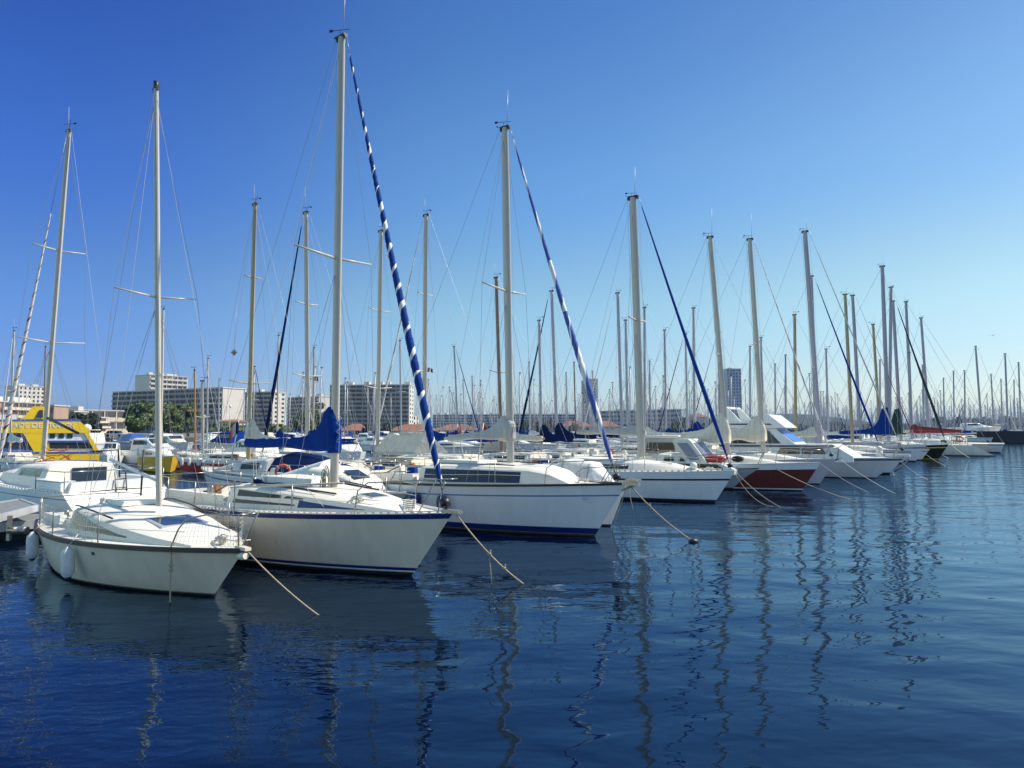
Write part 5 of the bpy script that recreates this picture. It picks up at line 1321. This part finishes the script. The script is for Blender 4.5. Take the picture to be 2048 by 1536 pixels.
# ------------------------------------------------------------------ buildings
def slab(label, A, B, top_z, depth, m, rows, cols, style='bands', endm=None, band='balcony', base=1.2, name='apartment_block', roofbits=0, cat='apartment building', endwin=0, bottom_py=None):
    """A and B: photo pixels of the left and right roof corners of the face towards the camera; depth along the perpendicular"""
    def corner(px, py):
        r = ray(px, py); t = (top_z - CAMH) / r.z; return Vector((r.x * t, r.y * t, 0))
    a = corner(*A); b = corner(*B)
    dv = b - a; Lw = dv.length; ang = math.atan2(dv.y, dv.x)
    t = thing(name, label, cat, (a.x, a.y, base), ang)
    h = top_z - base
    mb = MB(); mb.box((Lw / 2, depth / 2, h / 2), (Lw, depth, h)); mb.build('walls', endm or m, t)
    MB().box((Lw / 2, depth / 2, h + .25), (Lw + .6, depth + .6, .5)).build('roof', 'balcony' if endm is None else endm, t)
    fh = h / rows; cw = Lw / cols
    if endm: MB().box((Lw / 2 - .3, -.12, h / 2 - .1), (Lw - .9, .3, h - .4)).build('front_face', m, t)  # front darker than the end walls: shade and sun put into the stucco colours
    y0 = -.28 if endm else 0
    if style == 'bands':
        for i in range(rows):
            z = i * fh
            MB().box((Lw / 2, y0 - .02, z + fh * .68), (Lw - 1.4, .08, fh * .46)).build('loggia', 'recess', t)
            MB().box((Lw / 2, y0 - .35, z + fh * .25), (Lw - 1.0, .75, fh * .36)).build('balcony', band, t)
        mb = None
        for j in range(1, cols):
            MB().box((j * cw, y0 - .2, h / 2), (.35, .55, h - .3)).build('party_wall', band if endm else m, t)
    else:
        pane = None
        maxw = 100; k = 0
        for i in range(rows):
            for j in range(cols):
                if k >= maxw: break
                if pane is None: pane = MB().box((0, 0, 0), (cw * .42, .1, fh * .5)).build('window', 'far_window', t); o = pane
                else: o = pane.copy(); COL.objects.link(o)
                o.parent = t; o.location = ((j + .5) * cw, y0 - .03, (i + .55) * fh); k += 1
        if style == 'tower':
            for i in range(rows): MB().box((Lw / 2, y0 - .12, i * fh + fh * .1), (Lw - .6, .3, fh * .12)).build('floor_band', band, t)
    if endwin:
        for i in range(rows):
            for j in range(endwin):
                o = MB().box((Lw + .03, depth * (j + .5) / endwin, (i + .55) * fh), (.1, depth / endwin * .35, fh * .45)).build('end_window', 'far_window', t)
    g = random.Random(int(A[0]))
    for i in range(roofbits):
        x = Lw * (i + .5) / roofbits + g.uniform(-2, 2); MB().box((x, depth * g.uniform(.3, .6), h + .5 + .9), (g.uniform(2.5, 5), 3, g.uniform(1.4, 2.2))).build('lift_house', 'stucco_white', t)
    return t
slab('long dark eight-storey slab with a shaded front and sunlit right end behind the plane trees', (226, 785), (446, 776), 24, 14, 'stucco_shaded', 8, 20, endm='stucco_white', band='stucco_mid', roofbits=0)
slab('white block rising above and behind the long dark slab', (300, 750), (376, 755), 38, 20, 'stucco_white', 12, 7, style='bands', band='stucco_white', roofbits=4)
slab('shaded left face of the white block, built as a narrow dark tower', (273, 752), (300, 750), 38.5, 20, 'stucco_mid', 13, 6, style='tower', band='stucco_shaded', endm='stucco_white')  # side face of the white block, its shade put into darker stucco
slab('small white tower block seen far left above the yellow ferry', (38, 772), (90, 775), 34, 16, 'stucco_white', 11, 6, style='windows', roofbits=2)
slab('balconied slab with sunlit end, left of the navy furled jib', (463, 786), (546, 784), 27, 13, 'stucco_mid', 9, 5, endm='stucco_white', band='stucco_mid', roofbits=3, endwin=2)
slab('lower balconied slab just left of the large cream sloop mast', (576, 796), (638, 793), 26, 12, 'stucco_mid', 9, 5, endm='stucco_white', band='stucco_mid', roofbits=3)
slab('wide grey slab of many floors with sunlit end, right of the large cream sloop mast', (660, 771), (819, 770), 31, 12, 'stucco_mid', 11, 12, endm='stucco_white', band='stucco_mid', roofbits=6, endwin=2)
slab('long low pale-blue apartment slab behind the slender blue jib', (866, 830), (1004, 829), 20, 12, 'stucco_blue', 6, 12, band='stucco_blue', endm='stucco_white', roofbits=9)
slab('long low pale-blue apartment slab left of the white tower', (1012, 829), (1152, 829), 20, 12, 'stucco_blue', 6, 12, band='stucco_blue', endm='stucco_white', roofbits=5)
slab('long low blue-grey slab right of the white tower', (1192, 823), (1362, 819), 20, 14, 'stucco_blue', 5, 15, band='stucco_blue', roofbits=2)
slab('slim white and grey tower block standing alone left of the thick mast', (1163, 762), (1181, 758), 62, 9, 'stucco_mid', 18, 5, style='tower', endm='stucco_white', band='stucco_mid', endwin=1)
slab('blue-grey tower block between two tall masts on the right', (1453, 738), (1482, 738), 62, 18, 'stucco_blue', 20, 5, style='tower', band='stucco_blue', roofbits=1)
slab('white low block with two floors in front of the wide grey slab', (806, 829), (838, 832), 13, 8, 'stucco_white', 3, 5, style='windows')
slab('small plain white wall block left of the red roofed sheds', (728, 838), (750, 838), 11, 8, 'stucco_white', 2, 2, style='windows')
# low balconied apartments with terracotta tops on the left
slab('terraced cream apartments with striped balconies, upper part left of the plane trees', (105, 819.5), (256, 823), 10.6, 12, 'stucco_cream', 2, 6, band='balcony_cream', roofbits=0)
slab('terraced cream apartments with striped balconies in front of the plane trees', (196, 836), (268, 838), 7.6, 9, 'stucco_cream', 3, 3, band='balcony_cream')
slab('terracotta topped apartments behind the yellow ferry', (0, 804), (84, 808), 12.5, 12, 'stucco_pink', 4, 5, band='balcony_cream', roofbits=3)
slab('dark red stucco building right of the ferry funnel', (92, 812), (108, 812), 11.5, 8, 'stucco_pink', 3, 2, style='windows')
slab('grey house wall among trees behind the ferry bow', (110, 824), (148, 824), 9.6, 8, 'stucco_mid', 2, 3, style='windows', roofbits=1)
slab('low white quay building at the foot of the plane trees', (250, 872), (276, 872), 1.95, 6, 'stucco_white', 1, 2, style='windows', cat='building', name='quay_building') if False else None

def shed(label, x0, x1, y_ridge, y_eave, Y, wall='stucco_cream', hip=True):
    a = W(x0, y_eave, Y); b = W(x1, y_eave, Y); zr = W(x0, y_ridge, Y).z
    L = b.x - a.x; D = 11; ze = a.z
    t = thing('tiled_house', label, 'house', (a.x, Y, 1.2)); base = 1.2
    MB().box((L / 2, D / 2, (ze - base) / 2), (L, D, ze - base)).build('walls', wall, t)
    h0 = ze - base; h1 = zr - base; i = min(D / 2, L / 3) if hip else 0
    e = .5
    v = [(-e, -e, h0), (L + e, -e, h0), (L + e, D + e, h0), (-e, D + e, h0), (i, D / 2, h1), (L - i, D / 2, h1)]
    MB().add(v, [(0, 1, 5, 4), (1, 2, 5), (2, 3, 4, 5), (3, 0, 4), (3, 2, 1, 0)]).build('roof', 'tiles', t)
    w0 = None
    nw = max(2, int(L / 4))
    for k in range(nw):
        if w0 is None: w0 = MB().box((0, 0, 0), (1.1, .1, 1.3)).build('window', 'far_window', t); o = w0
        else: o = w0.copy(); COL.objects.link(o)
        o.parent = t; o.location = ((k + .5) * L / nw, -.03, h0 * .55)
shed('terracotta roofed house right of the blue sail cover', 680, 726, 847, 861, 190)
shed('long terracotta roofed shed behind the cream awning', 770, 872, 848, 862, 200)
shed('terracotta roofed shed behind the slender blue furled jib', 866, 958, 848, 860, 205)
shed('terracotta hipped roof left of the furled jib of the white blue-striped sloop', 1120, 1186, 841, 853, 260)
shed('terracotta hipped roof right of the furled jib of the white blue-striped sloop', 1186, 1240, 841, 853, 262)
shed('low terracotta roofed house by the dark pines', 1385, 1415, 826, 834, 300, wall='stucco_white')
shed('white quayside kiosk roofed in tiles below the plane trees', 430, 470, 838, 843, 172, wall='stucco_white')

# ------------------------------------------------------------------ trees
def tree(label, px, py_top, Y, wpx, m='leaf_mid', seed=1, nl=1500, trunk=.28, group=None, name='tree', flat=1.0, zb=1.1, leaf=.34):
    g = random.Random(seed); topz = W(px, py_top, Y).z; x = W(px, 860, Y).x
    rad = wpx / F * Y / 2; t = thing(name, label, 'tree', (x, Y, zb), 0, group)
    h = topz - zb; ch = h * trunk
    mb = MB(); mb.tube([(0, 0, -.1), (.05, 0, ch * .6), (g.uniform(-.2, .2), .1, ch), (0, 0, h * .6)], [.05 * h * .6 + .08, .03 * h + .06, .025 * h + .05, .04], 8)
    limbs = []
    for i in range(7):
        an_ = g.uniform(0, 6.28); e = Vector((math.cos(an_) * rad * .6, math.sin(an_) * rad * .6, ch + (h - ch) * g.uniform(.35, .8)))
        s = Vector((0, 0, ch * g.uniform(.7, 1.1))); mb.tube([s, s.lerp(e, .5) + Vector((0, 0, .3)), e], [.02 * h, .012 * h, .03], 5); limbs.append(e)
    mb.build('trunk', 'bark', t)
    mb = MB(); clumps = []
    for i in range(26):
        an_ = g.uniform(0, 6.28); k = g.uniform(.15, 1) ** .6; zz = g.uniform(.0, 1)
        rr = rad * k * math.sin(math.pi * (.18 + .78 * zz)) ** .6
        clumps.append((Vector((math.cos(an_) * rr, math.sin(an_) * rr, ch * .8 + (h * .93 - ch * .8) * zz * flat)), rad * g.uniform(.18, .34)))
    for i in range(nl):
        c, r = g.choice(clumps); d = Vector((g.gauss(0, 1), g.gauss(0, 1), g.gauss(0, .8))).normalized() * r * g.uniform(.45, 1.05)
        p = c + d
        if p.z > h: continue
        s = leaf * g.uniform(.6, 1.5); u = Vector((g.gauss(0, 1), g.gauss(0, 1), g.gauss(0, 1))).normalized(); v = u.orthogonal().normalized()
        mb.add([p - u * s - v * s * .5, p + u * s * .2 - v * s * .8, p + u * s + v * s * .4, p - u * s * .3 + v * s * .7], [(0, 1, 2, 3)])
    mb.build('crown', m, t); return t
tree('big green plane tree left of the small cream sloop mast', 284, 802, 150, 66, seed=1, nl=4200, leaf=.34)
tree('big green plane tree directly right of the small cream sloop mast', 338, 806, 154, 58, seed=2, nl=4000, leaf=.34)
tree('green plane tree in front of the dark slab, rightmost of the big three', 376, 806, 160, 54, seed=3, nl=3800, leaf=.34)
tree('small dark tree behind the ferry bow', 152, 824, 134, 28, 'leaf_dark', seed=4, nl=1200)
tree('small tree beside the terraced apartments, right of the ferry bow', 180, 828, 136, 36, 'leaf_dark', seed=5, nl=1300)
tree('bushy tree in front of the white slab end', 430, 846, 150, 44, seed=6, nl=1300, leaf=.4)
tree('bushy low tree behind the cream bunched sail', 470, 848, 158, 50, seed=7, nl=1300, leaf=.4)
tree('bushy low tree left of the tall green one', 556, 850, 165, 44, seed=8, nl=1000, leaf=.4)
tree('tall green tree left of the blue sail cover', 606, 812, 150, 40, seed=9, nl=3000, leaf=.3)
tree('tall green tree just behind the blue sail cover', 636, 806, 156, 40, seed=10, nl=3000, leaf=.3)
tree('small dark tree between terracotta roofs', 734, 850, 180, 18, 'leaf_dark', seed=11, nl=600)
tree('dark tree at the left end of the long terracotta shed', 776, 842, 195, 22, 'leaf_dark', seed=12, nl=600)
g_ = 'dark pines along the far shore'
for i, (px, py, Y, w) in enumerate(((1022, 846, 230, 30), (1045, 842, 232, 36), (1075, 838, 236, 40), (1102, 841, 240, 40), (1360, 834, 300, 44), (1392, 838, 300, 44), (1425, 838, 305, 46), (1452, 842, 310, 40),
      (1640, 846, 380, 40), (1668, 843, 385, 34), (1700, 850, 390, 46), (1735, 850, 390, 50), (1778, 846, 395, 44), (1818, 848, 395, 44), (1850, 840, 400, 36), (1880, 834, 400, 44), (1912, 832, 400, 46), (1945, 835, 405, 44), (1975, 835, 405, 40), (2010, 832, 400, 40), (2040, 834, 400, 44), (1560, 852, 370, 40), (1600, 850, 375, 40), (1500, 850, 330, 40), (1530, 851, 350, 36), (1285, 846, 290, 30), (1150, 850, 250, 30), (965, 850, 225, 26))):
    tree('dark rounded pine on the far shore behind the masts', px, py, Y, w, 'leaf_dark', seed=20 + i, nl=420, leaf=.9, group=g_, name='pine_tree', trunk=.2)

# quay lamps, left shore
for i, (px, y) in enumerate(((378, 833), (432, 812))):
    p = W(px, 880, 128); top = W(px, y, 128)
    t = thing('street_lamp', 'white quay lamp post ' + ('left of the orange mast' if i == 0 else 'right of the orange mast') + ', below the plane trees', 'street lamp', (p.x, 128 + 6, 1.2))
    hgt = top.z - 1.2; MB().tube([(0, 0, 0), (0, 0, hgt)], [.12, .07], 8).build('post', 'mast_white', t); MB().sphere((0, 0, hgt + .15), .3, 8).build('lantern', 'rubber_white', t)
# parked cars on the left quay
def car():
    t = thing('parked_car', 'x', 'car')
    MB().prism([(-2.1, -.8, .3), (2.1, -.8, .3), (2.15, -.8, .75), (1.2, -.8, .85), (-2.1, -.8, .9)], (0, 1.6, 0)).build('body', 'gel_white', t)
    MB().prism([(-1.9, -.7, .88), (1.15, -.7, .84), (.5, -.7, 1.4), (-1.4, -.7, 1.42)], (0, 1.4, 0)).build('cabin', 'window_blue', t)
    for x in (-1.35, 1.35):
        for y in (-.82, .82): MB().tube([(x, y - .08, .32), (x, y + .08, .32)], .32, 12).build('wheel', 'plastic_black', t)
    return t
c0 = car(); cs = [c0] + [copy_tree(c0) for _ in range(7)]
for i, (c, x) in enumerate(zip(cs, (-112, -106.5, -98, -92, -85, -78, -62, -54))):
    c.location = (x, 140 + (12 if x > -70 else 0), 1.2); c.rotation_euler = (0, 0, rnd.uniform(-.1, .1)); c['group'] = 'cars parked on the left quay'; c['label'] = 'small pale car parked on the quay at the foot of the trees'

# ------------------------------------------------------------------ small things
def flag(p, label, cols, w=.5, h=.32, rz=0, pole=None, droop=.3):
    t = thing('flag', label, 'flag', p, rz)
    mb = MB(); rows = []
    for i in range(10):
        u = i / 9; rows.append([Vector((u * w, .04 * math.sin(u * 9), -v * h - droop * u * u * w)) for v in (0, .5, 1)])
    mb.grid(rows, mrow=[min(2, i // 3) for i in range(9)]); mb.build('cloth', cols, t)
    if pole: MB().tube([(0, 0, .1), (pole[0], pole[1], -pole[2])], .02, 5).build('flagstaff', 'mast_white', t)
flag(W(855, 735, 34.8), 'small blue courtesy flag with pale middle below a spreader', ['cloth_navy', 'rope_white', 'cloth_navy'], .28, .22)
flag(W(629, 752, 63), 'small dark flag high on the thin tan mast', ['cloth_navy', 'cloth_grey', 'cloth_red'], .35, .45)
flag(W(478, 843, 27), 'blue white and red ensign leaning on a staff left of the tan mast', ['cloth_navy', 'rope_white', 'cloth_red'], .35, .5, rz=R(200), pole=(.25, 0, 1.6), droop=1.2)
flag(W(967, 852, 22), 'dark red ensign hanging behind the boom of the white blue-striped sloop', ['cloth_red', 'cloth_red', 'cloth_red'], .28, .35, pole=(-.2, 0, 1.3), droop=1.0)
flag(W(914, 853, 24), 'faded red ensign on a leaning staff right of the furled jib', ['cloth_red', 'cloth_red', 'cloth_red'], .14, .45, pole=(.3, 0, 1.4), droop=1.2)
t = thing('radar_reflector', 'silver star-shaped radar reflector hanging left of the tan mast', 'radar reflector', W(468, 705, 28))
for ax in range(3):
    s = .15; q = [Vector((s, 0, 0)), Vector((0, s, 0)), Vector((-s, 0, 0)), Vector((0, -s, 0))]
    M = (Matrix.Identity(3), Matrix.Rotation(R(90), 3, 'X'), Matrix.Rotation(R(90), 3, 'Y'))[ax]
    MB().prism([M @ v for v in q], M @ Vector((0, 0, .01))).build('plate', 'steel', t)
MB().tube([(0, 0, 0), (0.05, 0, 2.2)], .006, 4).build('hanging_line', 'wire', t)
# gull
t = W(1985, 671, 120); g = thing('gull', 'small pale gull gliding in the sky above the masts on the right', 'bird', t, R(20))
mb = MB(); mb.tube([(-.3, 0, 0), (-.15, 0, .02), (.05, 0, .03), (.25, 0, .02), (.33, 0, .02)], [.02, .06, .08, .05, .015], 8)
for sd in (-1, 1):
    mb.grid([[Vector((.12, sd * .03, .05)), Vector((.10, sd * .4, .18)), Vector((-.02, sd * .85, .08))], [Vector((-.1, sd * .03, .04)), Vector((-.06, sd * .4, .17)), Vector((-.08, sd * .85, .08))]])
mb.build('body', 'rubber_white', g)

# ------------------------------------------------------------------ the hazy air over the harbour
def haze():
    m = bpy.data.materials.new('haze'); m.use_nodes = True; nt = m.node_tree; nt.nodes.clear()
    o = nt.nodes.new('ShaderNodeOutputMaterial'); v = nt.nodes.new('ShaderNodeVolumePrincipled')
    v.inputs['Color'].default_value = (.36, .60, 1.0, 1); v.inputs['Density'].default_value = .00012; v.inputs['Anisotropy'].default_value = .3
    nt.links.new(v.outputs[0], o.inputs['Volume']); MATS['haze'] = m
    mb = MB(); mb.box((0, 0, 0), (20000, 10400, 130)); h = mb.build('haze', 'haze'); h.location = (0, 4400, 62); tag(h, kind='stuff')
    return h
haze()
